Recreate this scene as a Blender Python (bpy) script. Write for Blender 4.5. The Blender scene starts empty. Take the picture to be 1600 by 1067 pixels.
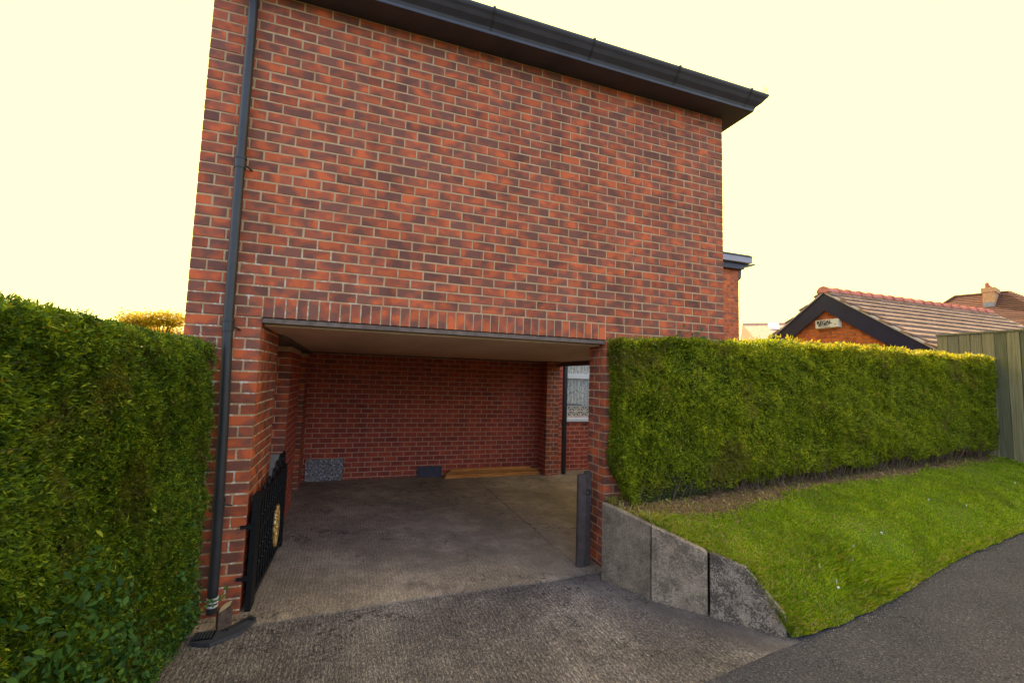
import bpy, bmesh, math, random
import numpy as np
from mathutils import Vector, Matrix, noise
R = random.Random(7)
RN = np.random.RandomState(11)
SC = bpy.context.scene
COL = SC.collection

# ------------------------------------------------------------------ camera
CAM = Vector((1.24056, -4.08377, 1.86494))
RR = Vector((0.94200735, -0.33419448, 0.03059747))
UP = Vector((-0.05681008, -0.06894305, 0.99600174))
FF = Vector((0.3307488, 0.9399792, 0.08393048))
cd = bpy.data.cameras.new('camera')
cam = bpy.data.objects.new('camera', cd)
COL.objects.link(cam)
cd.sensor_width = 36.0
cd.lens = 702.32 / 1600 * 36
cd.clip_start = 0.05
cd.clip_end = 2000
m = Matrix((RR, UP, -FF)).transposed().to_4x4()
m.translation = CAM
cam.matrix_world = m
SC.camera = cam

def proj(p):
    d = Vector(p) - CAM
    z = d.dot(FF)
    return 800 + 702.32 * d.dot(RR) / z, 533.5 - 702.32 * d.dot(UP) / z, z

# ------------------------------------------------------------------ light
EXPO = 2.85
SUN_EL, SUN_AZ = math.radians(42.3), math.radians(5)
sdir = Vector((math.sin(SUN_AZ) * math.cos(SUN_EL), math.cos(SUN_AZ) * math.cos(SUN_EL), math.sin(SUN_EL)))
sl = bpy.data.lights.new('sun', 'SUN')
sl.energy = 2.0
sl.angle = math.radians(0.5)
sl.color = (1.0, 0.86, 0.62)
so = bpy.data.objects.new('sun', sl)
COL.objects.link(so)
so.location = (0, 20, 30)
so.rotation_euler = (-sdir).to_track_quat('-Z', 'Y').to_euler()
w = bpy.data.worlds.new('World')
SC.world = w
w.use_nodes = True
nt = w.node_tree
nt.nodes.clear()
out = nt.nodes.new('ShaderNodeOutputWorld')
sky = nt.nodes.new('ShaderNodeTexSky')
sky.sky_type = 'NISHITA'
sky.sun_disc = False
sky.sun_elevation = SUN_EL
sky.sun_rotation = SUN_AZ
sky.dust_density = 6.0
sky.air_density = 0.8
sky.ozone_density = 0.3
bg1 = nt.nodes.new('ShaderNodeBackground')
bg1.inputs[1].default_value = 0.15
nt.links.new(sky.outputs[0], bg1.inputs[0])
bg2 = nt.nodes.new('ShaderNodeBackground')   # bright cream haze on the sun's side of the sky
k = 2 ** EXPO
bg2.inputs[0].default_value = (2.8 / k, 2.4 / k, 0.745 / k, 1)
bg2.inputs[1].default_value = 1.0
tc = nt.nodes.new('ShaderNodeTexCoord')
dp = nt.nodes.new('ShaderNodeVectorMath')
dp.operation = 'DOT_PRODUCT'
dp.inputs[1].default_value = (math.sin(0.3), math.cos(0.3), 0.0)
nt.links.new(tc.outputs['Generated'], dp.inputs[0])
mr = nt.nodes.new('ShaderNodeMapRange')
mr.interpolation_type = 'SMOOTHSTEP'
mr.inputs[1].default_value = -0.8
mr.inputs[2].default_value = 0.42
mr.inputs[3].default_value = 0.0
mr.inputs[4].default_value = 1.0
nt.links.new(dp.outputs['Value'], mr.inputs[0])
mx = nt.nodes.new('ShaderNodeMixShader')
nt.links.new(mr.outputs[0], mx.inputs[0])
nt.links.new(bg1.outputs[0], mx.inputs[1])
nt.links.new(bg2.outputs[0], mx.inputs[2])
nt.links.new(mx.outputs[0], out.inputs[0])
vs = SC.view_settings
vs.view_transform = 'Standard'
vs.look = 'None'
vs.exposure = EXPO
vs.gamma = 1
vs.use_curve_mapping = False
SC.cycles.max_bounces = 8
SC.cycles.transparent_max_bounces = 8

# ------------------------------------------------------------------ helpers
def setp(o, label=None, cat=None, group=None, kind=None):
    if label: o['label'] = label
    if cat: o['category'] = cat
    if group: o['group'] = group
    if kind: o['kind'] = kind
    return o

def thing(name, label, cat, loc=(0, 0, 0), group=None):
    o = bpy.data.objects.new(name, None)
    o.empty_display_size = 0.2
    COL.objects.link(o)
    o.location = loc
    return setp(o, label, cat, group)

def link(name, me, mat=None, parent=None):
    o = bpy.data.objects.new(name, me)
    if mat and not me.materials:
        me.materials.append(mat)
    COL.objects.link(o)
    if parent:
        o.parent = parent
        o.matrix_parent_inverse = Matrix.Identity(4)
        # geometry is given in world coordinates: undo the offsets of the parents
        q, off = parent, Vector((0, 0, 0))
        while q:
            off += q.location
            q = q.parent
        o.location = -off
    return o

class MB:
    """collects boxes, prisms, tubes in world coordinates into one mesh"""
    def __init__(s):
        s.v, s.f = [], []
    def add(s, vs, fs):
        b = len(s.v)
        s.v += [tuple(q) for q in vs]
        s.f += [tuple(b + i for i in q) for q in fs]
        return s
    def box(s, x0, x1, y0, y1, z0, z1, M=None):
        vs = [(x, y, z) for x in (x0, x1) for y in (y0, y1) for z in (z0, z1)]
        if M: vs = [M @ Vector(q) for q in vs]
        return s.add(vs, [(0, 1, 3, 2), (4, 6, 7, 5), (0, 4, 5, 1), (2, 3, 7, 6), (0, 2, 6, 4), (1, 5, 7, 3)])
    def cbox(s, x0, x1, y0, y1, z0, z1, c=0.004, M=None):
        """box with chamfered vertical and top edges"""
        loops = []
        for z, i in ((z0, 0), (z1 - c, 0), (z1, c)):
            a, b, e, d = x0 + i, x1 - i, y0 + i, y1 - i
            loops.append([(a + c, e, z), (b - c, e, z), (b, e + c, z), (b, d - c, z), (b - c, d, z), (a + c, d, z), (a, d - c, z), (a, e + c, z)])
        vs = [q for l in loops for q in l]
        if M: vs = [M @ Vector(q) for q in vs]
        fs = [tuple(range(7, -1, -1)), tuple(range(16, 24))]
        for k in (0, 1):
            for i in range(8):
                j = (i + 1) % 8
                fs.append((k * 8 + i, k * 8 + j, k * 8 + 8 + j, k * 8 + 8 + i))
        return s.add(vs, fs)
    def prism(s, pts, vec):
        n = len(pts)
        a = [Vector(q) for q in pts]
        b = [q + Vector(vec) for q in a]
        return s.add(a + b, [tuple(range(n - 1, -1, -1)), tuple(range(n, 2 * n))] + [(i, (i + 1) % n, n + (i + 1) % n, n + i) for i in range(n)])
    def tube(s, pts, r, n=12, caps=True):
        pts = [Vector(q) for q in pts]
        rs = r if isinstance(r, (list, tuple)) else [r] * len(pts)
        vs = []
        prev = None
        for i, q in enumerate(pts):
            t = (pts[min(i + 1, len(pts) - 1)] - pts[max(i - 1, 0)]).normalized()
            if prev is None:
                a = Vector((0, 0, 1)) if abs(t.z) < 0.9 else Vector((1, 0, 0))
                x = t.cross(a).normalized()
            else:
                x = (prev - t * prev.dot(t)).normalized()
            prev = x
            y = t.cross(x)
            vs += [q + (x * math.cos(2 * math.pi * k / n) + y * math.sin(2 * math.pi * k / n)) * rs[i] for k in range(n)]
        fs = []
        for i in range(len(pts) - 1):
            for k in range(n):
                k2 = (k + 1) % n
                fs.append((i * n + k, i * n + k2, (i + 1) * n + k2, (i + 1) * n + k))
        if caps:
            fs += [tuple(range(n - 1, -1, -1)), tuple(range((len(pts) - 1) * n, len(pts) * n))]
        return s.add(vs, fs)
    def mesh(s, name, smooth=False):
        me = bpy.data.meshes.new(name)
        me.from_pydata(s.v, [], s.f)
        bm = bmesh.new()
        bm.from_mesh(me)
        bmesh.ops.recalc_face_normals(bm, faces=bm.faces)
        bm.to_mesh(me)
        bm.free()
        if smooth:
            me.shade_smooth()
            try: me.set_sharp_from_angle(angle=math.radians(40))
            except Exception: pass
        return me
    def build(s, name, mat, parent=None, smooth=False):
        return link(name, s.mesh(name, smooth), mat, parent)

def np_mesh(name, verts, nper, mat, attrs=None, smooth=False):
    """verts (F*nper,3): independent polygons of nper corners each"""
    verts = np.asarray(verts, dtype=np.float32).reshape(-1, 3)
    nv = len(verts); nf = nv // nper
    me = bpy.data.meshes.new(name)
    me.vertices.add(nv)
    me.vertices.foreach_set('co', verts.ravel())
    me.loops.add(nv)
    me.loops.foreach_set('vertex_index', np.arange(nv, dtype=np.int32))
    me.polygons.add(nf)
    me.polygons.foreach_set('loop_start', np.arange(0, nv, nper, dtype=np.int32))
    me.polygons.foreach_set('loop_total', np.full(nf, nper, dtype=np.int32))
    me.update(calc_edges=True)
    for k, a in (attrs or {}).items():
        at = me.attributes.new(k, 'FLOAT', 'POINT')
        at.data.foreach_set('value', np.repeat(np.asarray(a, dtype=np.float32), nper))
    me.materials.append(mat)
    return me

# ------------------------------------------------------------------ materials
class NT:
    def __init__(s, name, rough=0.8, spec=0.3):
        s.m = bpy.data.materials.new(name)
        s.m.use_nodes = True
        s.t = s.m.node_tree
        s.b = s.t.nodes['Principled BSDF']
        s.b.inputs['Roughness'].default_value = rough
        s.b.inputs['Specular IOR Level'].default_value = spec
        s.pos = s.t.nodes.new('ShaderNodeNewGeometry').outputs['Position']
    def n(s, typ, **kw):
        nd = s.t.nodes.new(typ)
        for k, v in kw.items(): setattr(nd, k, v)
        return nd
    def l(s, a, b): s.t.links.new(a, b)
    def put(s, inp, v):
        if isinstance(v, (int, float, tuple, list)):
            if isinstance(v, (tuple, list)) and len(v) == 3 and inp.type == 'RGBA': v = (*v, 1)
            inp.default_value = v
        else: s.l(v, inp)
    def noise(s, scale, detail=3, rough=0.55, vec=None, out='Fac', dist=0.0):
        nd = s.n('ShaderNodeTexNoise')
        nd.inputs['Scale'].default_value = scale
        nd.inputs['Detail'].default_value = detail
        nd.inputs['Roughness'].default_value = rough
        nd.inputs['Distortion'].default_value = dist
        s.l(vec if vec is not None else s.pos, nd.inputs['Vector'])
        return nd.outputs[out]
    def mapv(s, sc=(1, 1, 1), rot=(0, 0, 0), vec=None, loc=(0, 0, 0)):
        nd = s.n('ShaderNodeMapping')
        nd.inputs['Scale'].default_value = sc
        nd.inputs['Rotation'].default_value = rot
        nd.inputs['Location'].default_value = loc
        s.l(vec if vec is not None else s.pos, nd.inputs['Vector'])
        return nd.outputs[0]
    def ramp(s, fac, stops, interp='LINEAR'):
        nd = s.n('ShaderNodeValToRGB')
        e = nd.color_ramp.elements
        nd.color_ramp.interpolation = interp
        while len(e) < len(stops): e.new(0.5)
        for i, (p, c) in enumerate(stops):
            e[i].position = p
            e[i].color = (*c, 1) if len(c) == 3 else c
        s.put(nd.inputs[0], fac)
        return nd.outputs[0]
    def step(s, fac, a, b, lo=0.0, hi=1.0):
        nd = s.n('ShaderNodeMapRange')
        nd.interpolation_type = 'SMOOTHSTEP'
        nd.inputs[1].default_value = a
        nd.inputs[2].default_value = b
        nd.inputs[3].default_value = lo
        nd.inputs[4].default_value = hi
        s.put(nd.inputs[0], fac)
        return nd.outputs[0]
    def mix(s, fac, a, b, blend='MIX'):
        nd = s.n('ShaderNodeMix', data_type='RGBA', blend_type=blend)
        s.put(nd.inputs[0], fac)
        s.put(nd.inputs[6], a)
        s.put(nd.inputs[7], b)
        return nd.outputs[2]
    def math(s, op, a, b=0.0, c=0.0):
        nd = s.n('ShaderNodeMath', operation=op)
        s.put(nd.inputs[0], a); s.put(nd.inputs[1], b); s.put(nd.inputs[2], c)
        return nd.outputs[0]
    def attr(s, name):
        return s.n('ShaderNodeAttribute', attribute_name=name).outputs['Fac']
    def rnd(s):
        """random value of a piece: its own object, or its attribute in a joined mesh"""
        a = s.n('ShaderNodeAttribute', attribute_name='rnd').outputs['Fac']
        o = s.n('ShaderNodeObjectInfo').outputs['Random']
        return s.math('FRACT', s.math('ADD', a, o))
    def col(s, c):
        s.put(s.b.inputs['Base Color'], c); return s
    def bump(s, h, strength=0.3, dist=0.01):
        nd = s.n('ShaderNodeBump')
        nd.inputs['Strength'].default_value = strength
        nd.inputs['Distance'].default_value = dist
        s.l(h, nd.inputs['Height'])
        s.l(nd.outputs[0], s.b.inputs['Normal'])
        return s
    def done(s): return s.m

def brick_mat(name, dark, mid, hot, bias=0.0, amt=1.0, rough=0.75):
    t = NT(name, rough, 0.25)
    r = t.rnd()
    # own offset of the pattern for each brick
    cmb = t.n('ShaderNodeCombineXYZ')
    t.l(t.math('MULTIPLY', r, 37.0), cmb.inputs[0])
    t.l(t.math('MULTIPLY', r, 91.0), cmb.inputs[1])
    t.l(t.math('MULTIPLY', r, 53.0), cmb.inputs[2])
    add = t.n('ShaderNodeVectorMath', operation='ADD')
    t.l(t.mapv((6.5, 6.5, 8.5), (0.0, 0.6, 0.0)), add.inputs[0])
    t.l(cmb.outputs[0], add.inputs[1])
    n1 = t.noise(1.0, 1.5, 0.5, add.outputs[0])
    n2 = t.noise(60, 3, 0.6)
    v = t.math('ADD', n1, t.math('MULTIPLY', t.math('SUBTRACT', n2, 0.5), 0.08))
    v = t.math('ADD', v, bias)
    c = t.ramp(v, [(0.405, dark), (0.465, tuple(0.65 * a + 0.35 * b for a, b in zip(dark, hot))), (0.52, mid), (0.62, hot)])
    # brick to brick tone
    tone = t.ramp(t.math('FRACT', t.math('MULTIPLY', r, 17.3)), [(0, (0.78, 0.78, 0.8)), (0.5, (1, 1, 1)), (1, (1.18, 1.12, 1.05))])
    c = t.mix(amt, c, tone, 'MULTIPLY')
    g = t.noise(420, 2, 0.7)
    c = t.mix(0.5, c, t.ramp(g, [(0.3, (0.72, 0.72, 0.72)), (0.7, (1.22, 1.2, 1.2))]), 'MULTIPLY')
    st = t.noise(1.1, 4, 0.6)
    c = t.mix(0.6, c, t.ramp(st, [(0.3, (0.82, 0.8, 0.8)), (0.7, (1.1, 1.1, 1.08))]), 'MULTIPLY')
    run = t.noise(1.0, 4, 0.6, t.mapv((5, 5, 0.45)))
    c = t.mix(0.55, c, t.ramp(run, [(0.32, (0.66, 0.64, 0.64)), (0.5, (1, 1, 1)), (0.72, (1.14, 1.13, 1.12))]), 'MULTIPLY')
    t.col(c)
    t.bump(t.math('ADD', t.math('MULTIPLY', g, 0.5), t.noise(90, 3, 0.6)), 0.35, 0.002)
    return t.done()

M_BRICK = brick_mat('facade_brick', (0.205, 0.074, 0.048), (0.35, 0.084, 0.042), (0.54, 0.112, 0.036), -0.012)
M_BRICK_IN = brick_mat('carport_brick', (0.30, 0.058, 0.042), (0.37, 0.062, 0.040), (0.46, 0.080, 0.038), 0.045)
M_BRICK_EXT = brick_mat('extension_brick', (0.26, 0.08, 0.045), (0.48, 0.10, 0.035), (0.62, 0.13, 0.03), 0.06)
M_BRICK_GAR = brick_mat('garage_brick', (0.30, 0.07, 0.02), (0.48, 0.11, 0.02), (0.58, 0.15, 0.025), 0.08)

t = NT('mortar', 0.95, 0.1)
lime = t.step(t.noise(16, 4, 0.7), 0.50, 0.62)
sx = t.n('ShaderNodeSeparateXYZ'); t.l(t.pos, sx.inputs[0])
low = t.math('MULTIPLY', t.step(sx.outputs[0], 2.4, 0.4), t.step(sx.outputs[2], 3.3, 2.0))
low = t.math('ADD', t.math('MULTIPLY', low, 0.9), 0.12)
c = t.mix(t.math('MULTIPLY', lime, low), t.ramp(t.noise(3, 3), [(0.3, (0.40, 0.24, 0.120)), (0.7, (0.53, 0.34, 0.18))]), (0.70, 0.62, 0.50))
t.col(t.mix(0.5, c, t.ramp(t.noise(300, 2), [(0.3, (0.7, 0.7, 0.7)), (0.7, (1.25, 1.25, 1.25))]), 'MULTIPLY'))
t.bump(t.noise(120, 4, 0.7), 0.6, 0.004)
M_MORTAR = t.done()
t = NT('mortar_inside', 0.95, 0.1)
t.col(t.mix(0.5, (0.58, 0.33, 0.21), t.ramp(t.noise(40, 3), [(0.3, (0.7, 0.7, 0.7)), (0.7, (1.25, 1.25, 1.25))]), 'MULTIPLY'))
t.bump(t.noise(120, 3), 0.5, 0.003)
M_MORTAR_IN = t.done()

def plain(name, c, rough=0.6, spec=0.3, var=0.25, scale=8, bump=0.0, metal=0.0):
    t = NT(name, rough, spec)
    n = t.noise(scale, 4, 0.6)
    t.col(t.mix(1.0, c, t.ramp(n, [(0.25, (1 - var,) * 3), (0.75, (1 + var * 0.8,) * 3)]), 'MULTIPLY'))
    t.b.inputs['Metallic'].default_value = metal
    if bump: t.bump(t.noise(scale * 10, 3), bump, 0.003)
    return t.done()

M_BLACK = plain('black_plastic', (0.026, 0.024, 0.027), 0.42, 0.4, 0.35, 6, 0.05)
M_SOFFIT = plain('dark_soffit', (0.040, 0.034, 0.042), 0.45, 0.5, 0.3, 4, 0.05)
M_NAVY = plain('navy_bargeboard', (0.014, 0.017, 0.040), 0.4, 0.4, 0.2, 3, 0.05)
M_LINTEL = plain('lintel_paint', (0.17, 0.115, 0.085), 0.7, 0.2, 0.45, 14, 0.3)
M_IRON = plain('black_iron', (0.006, 0.006, 0.007), 0.55, 0.25, 0.3, 20, 0.25)
M_POST = plain('dark_gate_steel', (0.085, 0.060, 0.050), 0.75, 0.1, 0.3, 12, 0.2)
M_WHITE = plain('white_upvc', (0.72, 0.70, 0.68), 0.4, 0.4, 0.06, 5)
M_CREAM = plain('cream_box', (0.66, 0.60, 0.46), 0.5, 0.3, 0.14, 9)
M_LETTER = plain('black_letters', (0.02, 0.02, 0.02), 0.6, 0.2, 0.1)
M_LEAD = plain('grey_flashing', (0.24, 0.23, 0.25), 0.5, 0.4, 0.25, 10, 0.1)
M_FASCIA = plain('grey_fascia', (0.30, 0.27, 0.30), 0.5, 0.4, 0.1, 3)
M_SLATE = plain('slate_tile', (0.075, 0.068, 0.075), 0.7, 0.3, 0.3, 14, 0.3)
M_EARTH = plain('earth', (0.075, 0.045, 0.026), 0.95, 0.1, 0.45, 12, 0.9)
M_TWIG = plain('twig_bark', (0.11, 0.07, 0.045), 0.9, 0.1, 0.3, 30)

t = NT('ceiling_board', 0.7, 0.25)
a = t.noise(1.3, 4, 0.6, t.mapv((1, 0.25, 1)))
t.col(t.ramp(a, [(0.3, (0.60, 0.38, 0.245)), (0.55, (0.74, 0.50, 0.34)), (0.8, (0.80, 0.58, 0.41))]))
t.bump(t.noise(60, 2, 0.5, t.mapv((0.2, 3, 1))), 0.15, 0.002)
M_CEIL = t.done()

# concrete of the drive: tamped ridges along y, exposed grit, stains
def concrete(name, base, light, ridge, grit, pale=0.0):
    t = NT(name, 0.9, 0.2)
    big = t.noise(0.9, 5, 0.62)
    mid = t.noise(5, 5, 0.65)
    c = t.ramp(t.math('ADD', t.math('MULTIPLY', big, 0.65), t.math('MULTIPLY', mid, 0.35)), [(0.36, tuple(q * 0.62 for q in base)), (0.5, base), (0.64, light)])
    wv = t.n('ShaderNodeTexWave', wave_type='BANDS', bands_direction='X')
    wv.inputs['Scale'].default_value = 9.5
    wv.inputs['Distortion'].default_value = 3.2
    wv.inputs['Detail'].default_value = 3
    wv.inputs['Detail Scale'].default_value = 2.0
    t.l(t.mapv((1, 0.18, 1), (0, 0, -0.05)), wv.inputs['Vector'])
    area = t.step(t.noise(0.9, 3, 0.5, t.mapv((1, 0.35, 1), loc=(3, 1, 0))), 0.38, 0.56, 0.25, 1.0)
    vor = t.n('ShaderNodeTexVoronoi', feature='F1')
    vor.inputs['Scale'].default_value = 75
    t.l(t.pos, vor.inputs['Vector'])
    vcol = t.n('ShaderNodeSeparateColor'); t.l(vor.outputs['Color'], vcol.inputs[0])
    stone = t.math('MULTIPLY', t.step(vor.outputs['Distance'], 0.42, 0.22), t.step(vcol.outputs[0], 0.45, 0.7))
    c = t.mix(t.math('MULTIPLY', stone, grit), c, tuple(min(1, q * 2.1 + 0.03) for q in light))
    sxyz = t.n('ShaderNodeSeparateXYZ'); t.l(t.pos, sxyz.inputs[0])
    edge = t.math('ADD', t.math('MULTIPLY', sxyz.outputs[0], 0.834), t.math('MULTIPLY', sxyz.outputs[1], 0.552))
    inner = t.step(t.math('ADD', edge, t.math('MULTIPLY', t.noise(3, 3), 0.12)), 2.72, 2.58, 0.25, 1.0)
    gs = t.step(t.noise(1.0, 4, 0.68, t.mapv((85, 17, 60), (0, 0, 0.04))), 0.34, 0.66)
    wv2 = t.math('MULTIPLY', wv.outputs['Fac'], t.math('ADD', gs, 0.35))
    rr = t.math('MULTIPLY', t.math('ADD', t.math('MULTIPLY', wv2, 0.7), t.math('MULTIPLY', gs, 0.55)), area)
    grain = t.noise(1.0, 3, 0.6, t.mapv((125, 42, 60), (0, 0, 0.04)))
    c = t.mix(t.math('MULTIPLY', inner, ridge), c, t.ramp(grain, [(0.34, (0.40, 0.39, 0.40)), (0.5, (0.86, 0.84, 0.83)), (0.60, (1.45, 1.40, 1.34)), (0.72, (2.3, 2.2, 2.05))]), 'MULTIPLY')
    c = t.mix(0.8 * ridge, c, t.ramp(rr, [(0, (0.66, 0.65, 0.66)), (0.6, (1.1, 1.09, 1.07)), (1, (1.5, 1.46, 1.40))]), 'MULTIPLY')
    fine = t.noise(130, 4, 0.7)
    c = t.mix(0.7, c, t.ramp(fine, [(0.32, (0.62, 0.62, 0.62)), (0.7, (1.32, 1.3, 1.26))]), 'MULTIPLY')
    c = t.mix(t.math('MULTIPLY', t.math('SUBTRACT', 1.0, inner), 0.55 * ridge), c, (0.10, 0.080, 0.070))
    # oil and damp stains
    st = t.step(t.noise(2.2, 5, 0.65, t.mapv((1, 0.6, 1), loc=(7, 2, 0))), 0.58, 0.68)
    c = t.mix(t.math('MULTIPLY', st, 0.45), c, (0.05, 0.042, 0.040))
    crk = t.math('ABSOLUTE', t.math('SUBTRACT', t.noise(0.55, 6, 0.62, t.mapv((1, 1, 1), loc=(11, 4, 0))), 0.5))
    c = t.mix(t.step(crk, 0.0035, 0.0008, 0.0, 0.75), c, (0.03, 0.025, 0.022))
    spot = t.step(t.noise(26, 3, 0.6), 0.70, 0.75)
    c = t.mix(t.math('MULTIPLY', spot, 0.5), c, (0.04, 0.035, 0.03))
    t.col(c)
    h = t.math('ADD', t.math('MULTIPLY', t.math('ADD', rr, grain), 1.6 * ridge), t.math('ADD', t.math('MULTIPLY', stone, grit * 0.9), t.math('MULTIPLY', fine, 0.8)))
    h = t.math('ADD', h, t.math('MULTIPLY', t.noise(18, 3), 1.2))
    t.bump(h, 0.85, 0.007)
    return t.done()
M_APRON = concrete('apron_concrete', (0.170, 0.142, 0.138), (0.285, 0.242, 0.228), 1.0, 0.2)
M_DRIVE = concrete('carport_concrete', (0.310, 0.235, 0.180), (0.500, 0.380, 0.290), 0.5, 0.1)

t = NT('asphalt', 0.9, 0.25)
vor = t.n('ShaderNodeTexVoronoi', feature='F1'); vor.inputs['Scale'].default_value = 130
t.l(t.pos, vor.inputs['Vector'])
vc = t.n('ShaderNodeSeparateColor'); t.l(vor.outputs['Color'], vc.inputs[0])
c = t.ramp(vc.outputs[0], [(0, (0.045, 0.040, 0.046)), (0.7, (0.078, 0.068, 0.076)), (0.95, (0.11, 0.097, 0.10)), (1, (0.20, 0.18, 0.17))])
c = t.mix(0.6, c, t.ramp(t.noise(1.6, 5, 0.6), [(0.3, (0.75, 0.75, 0.76)), (0.7, (1.25, 1.22, 1.2))]), 'MULTIPLY')
c = t.mix(0.9, c, t.ramp(t.noise(75, 3, 0.6), [(0.35, (0.6, 0.59, 0.62)), (0.65, (1.5, 1.45, 1.45))]), 'MULTIPLY')
t.col(c)
crk = t.math('ABSOLUTE', t.math('SUBTRACT', t.noise(0.8, 6, 0.6, t.mapv((1, 1, 1), loc=(2, 9, 0))), 0.5))
t.col(t.mix(t.step(crk, 0.003, 0.0008, 0.0, 0.7), c, (0.015, 0.013, 0.013)))
t.bump(t.math('ADD', vor.outputs['Distance'], t.noise(55, 4, 0.7)), 1.0, 0.008)
M_ASPHALT = t.done()

def slab_mat(name, a, b, lich):
    t = NT(name, 0.92, 0.2)
    n = t.noise(9, 5, 0.65)
    c = t.ramp(n, [(0.35, a), (0.65, b)])
    vor = t.n('ShaderNodeTexVoronoi', feature='F1'); vor.inputs['Scale'].default_value = 110
    t.l(t.pos, vor.inputs['Vector'])
    vc = t.n('ShaderNodeSeparateColor'); t.l(vor.outputs['Color'], vc.inputs[0])
    c = t.mix(t.math('MULTIPLY', t.step(vor.outputs['Distance'], 0.4, 0.2), t.step(vc.outputs[0], 0.72, 0.85)), c, (0.50, 0.43, 0.34))
    if lich:
        lm = t.step(t.math('ADD', t.math('MULTIPLY', t.noise(62, 5, 0.75), 0.62), t.math('MULTIPLY', t.noise(7, 3, 0.6), 0.38)), 0.47, 0.53)
        c = t.mix(t.math('MULTIPLY', lm, lich), c, (0.040, 0.030, 0.025))
    c = t.mix(0.7, c, t.ramp(t.noise(110, 4, 0.7), [(0.3, (0.6, 0.6, 0.6)), (0.7, (1.35, 1.32, 1.3))]), 'MULTIPLY')
    t.col(c)
    t.bump(t.math('ADD', t.noise(60, 4, 0.7), t.math('MULTIPLY', vor.outputs['Distance'], -0.6)), 0.9, 0.007)
    return t.done()
M_SLAB = slab_mat('aggregate_slab', (0.185, 0.135, 0.090), (0.32, 0.240, 0.165), 0.35)
M_SLAB2 = slab_mat('aggregate_slab_pale', (0.235, 0.168, 0.110), (0.39, 0.290, 0.195), 0.5)
M_SLAB3 = slab_mat('lichen_slab', (0.22, 0.162, 0.115), (0.38, 0.285, 0.205), 0.78)

def leaf_mat(name, stops, patch=None, trans=0.45, rough=0.55, spec=0.25, pscale=2.5):
    t = NT(name, rough, spec)
    r = t.attr('rnd')
    c = t.ramp(r, stops)
    if patch:
        pm = t.step(t.noise(pscale, 4, 0.65), 0.52, 0.66)
        c = t.mix(t.math('MULTIPLY', pm, patch[1]), c, patch[0])
    c = t.mix(0.8, c, t.ramp(t.noise(pscale * 2.6, 3), [(0.3, (0.70, 0.74, 0.7)), (0.7, (1.25, 1.2, 1.2))]), 'MULTIPLY')
    t.col(c)
    tr = t.n('ShaderNodeBsdfTranslucent')
    t.l(t.mix(1.0, c, (1.5, 1.25, 0.5), 'MULTIPLY'), tr.inputs[0])
    ms = t.n('ShaderNodeMixShader')
    ms.inputs[0].default_value = trans
    t.l(t.b.outputs[0], ms.inputs[1])
    t.l(tr.outputs[0], ms.inputs[2])
    t.l(ms.outputs[0], t.t.nodes['Material Output'].inputs[0])
    return t.done()
M_HEDGE = leaf_mat('hedge_sprays', [(0.0, (0.016, 0.036, 0.004)), (0.4, (0.065, 0.125, 0.008)), (0.8, (0.175, 0.265, 0.012)), (0.93, (0.36, 0.41, 0.03)), (0.95, (0.28, 0.15, 0.03)), (1.0, (0.40, 0.18, 0.04))], ((0.125, 0.090, 0.020), 0.5))
M_HEDGE_R = leaf_mat('hedge_sprays_moss', [(0.0, (0.045, 0.070, 0.006)), (0.45, (0.180, 0.240, 0.010)), (0.8, (0.340, 0.400, 0.016)), (0.93, (0.48, 0.48, 0.03)), (0.95, (0.30, 0.17, 0.04)), (1.0, (0.36, 0.18, 0.07))], ((0.19, 0.135, 0.045), 0.55), 0.5, pscale=1.6)
M_TIPS = leaf_mat('sunlit_gold_tips', [(0, (0.14, 0.19, 0.015)), (0.5, (0.30, 0.30, 0.02)), (1, (0.48, 0.36, 0.04))], None, 0.45)  # yellowish young leaves, with sunlight on the hedge top painted in
M_PRIVET = leaf_mat('privet_leaves', [(0, (0.018, 0.055, 0.014)), (0.6, (0.040, 0.105, 0.022)), (0.96, (0.075, 0.16, 0.025)), (1, (0.26, 0.30, 0.03))], None, 0.25, 0.5, 0.2)
M_GOLD_TREE = leaf_mat('gold_tree_leaves', [(0, (0.20, 0.15, 0.010)), (0.5, (0.46, 0.33, 0.012)), (1, (0.62, 0.44, 0.02))], None, 0.35)
M_GRASS = leaf_mat('grass_blades', [(0.0, (0.125, 0.200, 0.008)), (0.5, (0.250, 0.370, 0.010)), (0.86, (0.390, 0.500, 0.018)), (0.93, (0.46, 0.38, 0.10)), (1.0, (0.60, 0.42, 0.18))], ((0.155, 0.205, 0.03), 0.4), 0.45, pscale=1.3)
t = NT('hedge_core', 0.95, 0.1)
t.col(t.ramp(t.noise(30, 4, 0.7), [(0.3, (0.012, 0.014, 0.004)), (0.6, (0.035, 0.040, 0.010)), (0.8, (0.070, 0.045, 0.018))]))
t.bump(t.noise(40, 4), 1.0, 0.03)
M_CORE = t.done()
t = NT('turf', 0.95, 0.1)
dry = t.attr('dry')
c = t.ramp(t.noise(16, 5, 0.7), [(0.3, (0.06, 0.09, 0.010)), (0.55, (0.12, 0.17, 0.014)), (0.75, (0.19, 0.20, 0.03))])
c2 = t.ramp(t.noise(22, 5, 0.7), [(0.3, (0.10, 0.055, 0.028)), (0.6, (0.21, 0.125, 0.062)), (0.8, (0.33, 0.21, 0.105))])
t.col(t.mix(dry, c, c2))
t.bump(t.noise(50, 4, 0.7), 1.0, 0.02)
M_TURF = t.done()

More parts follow.
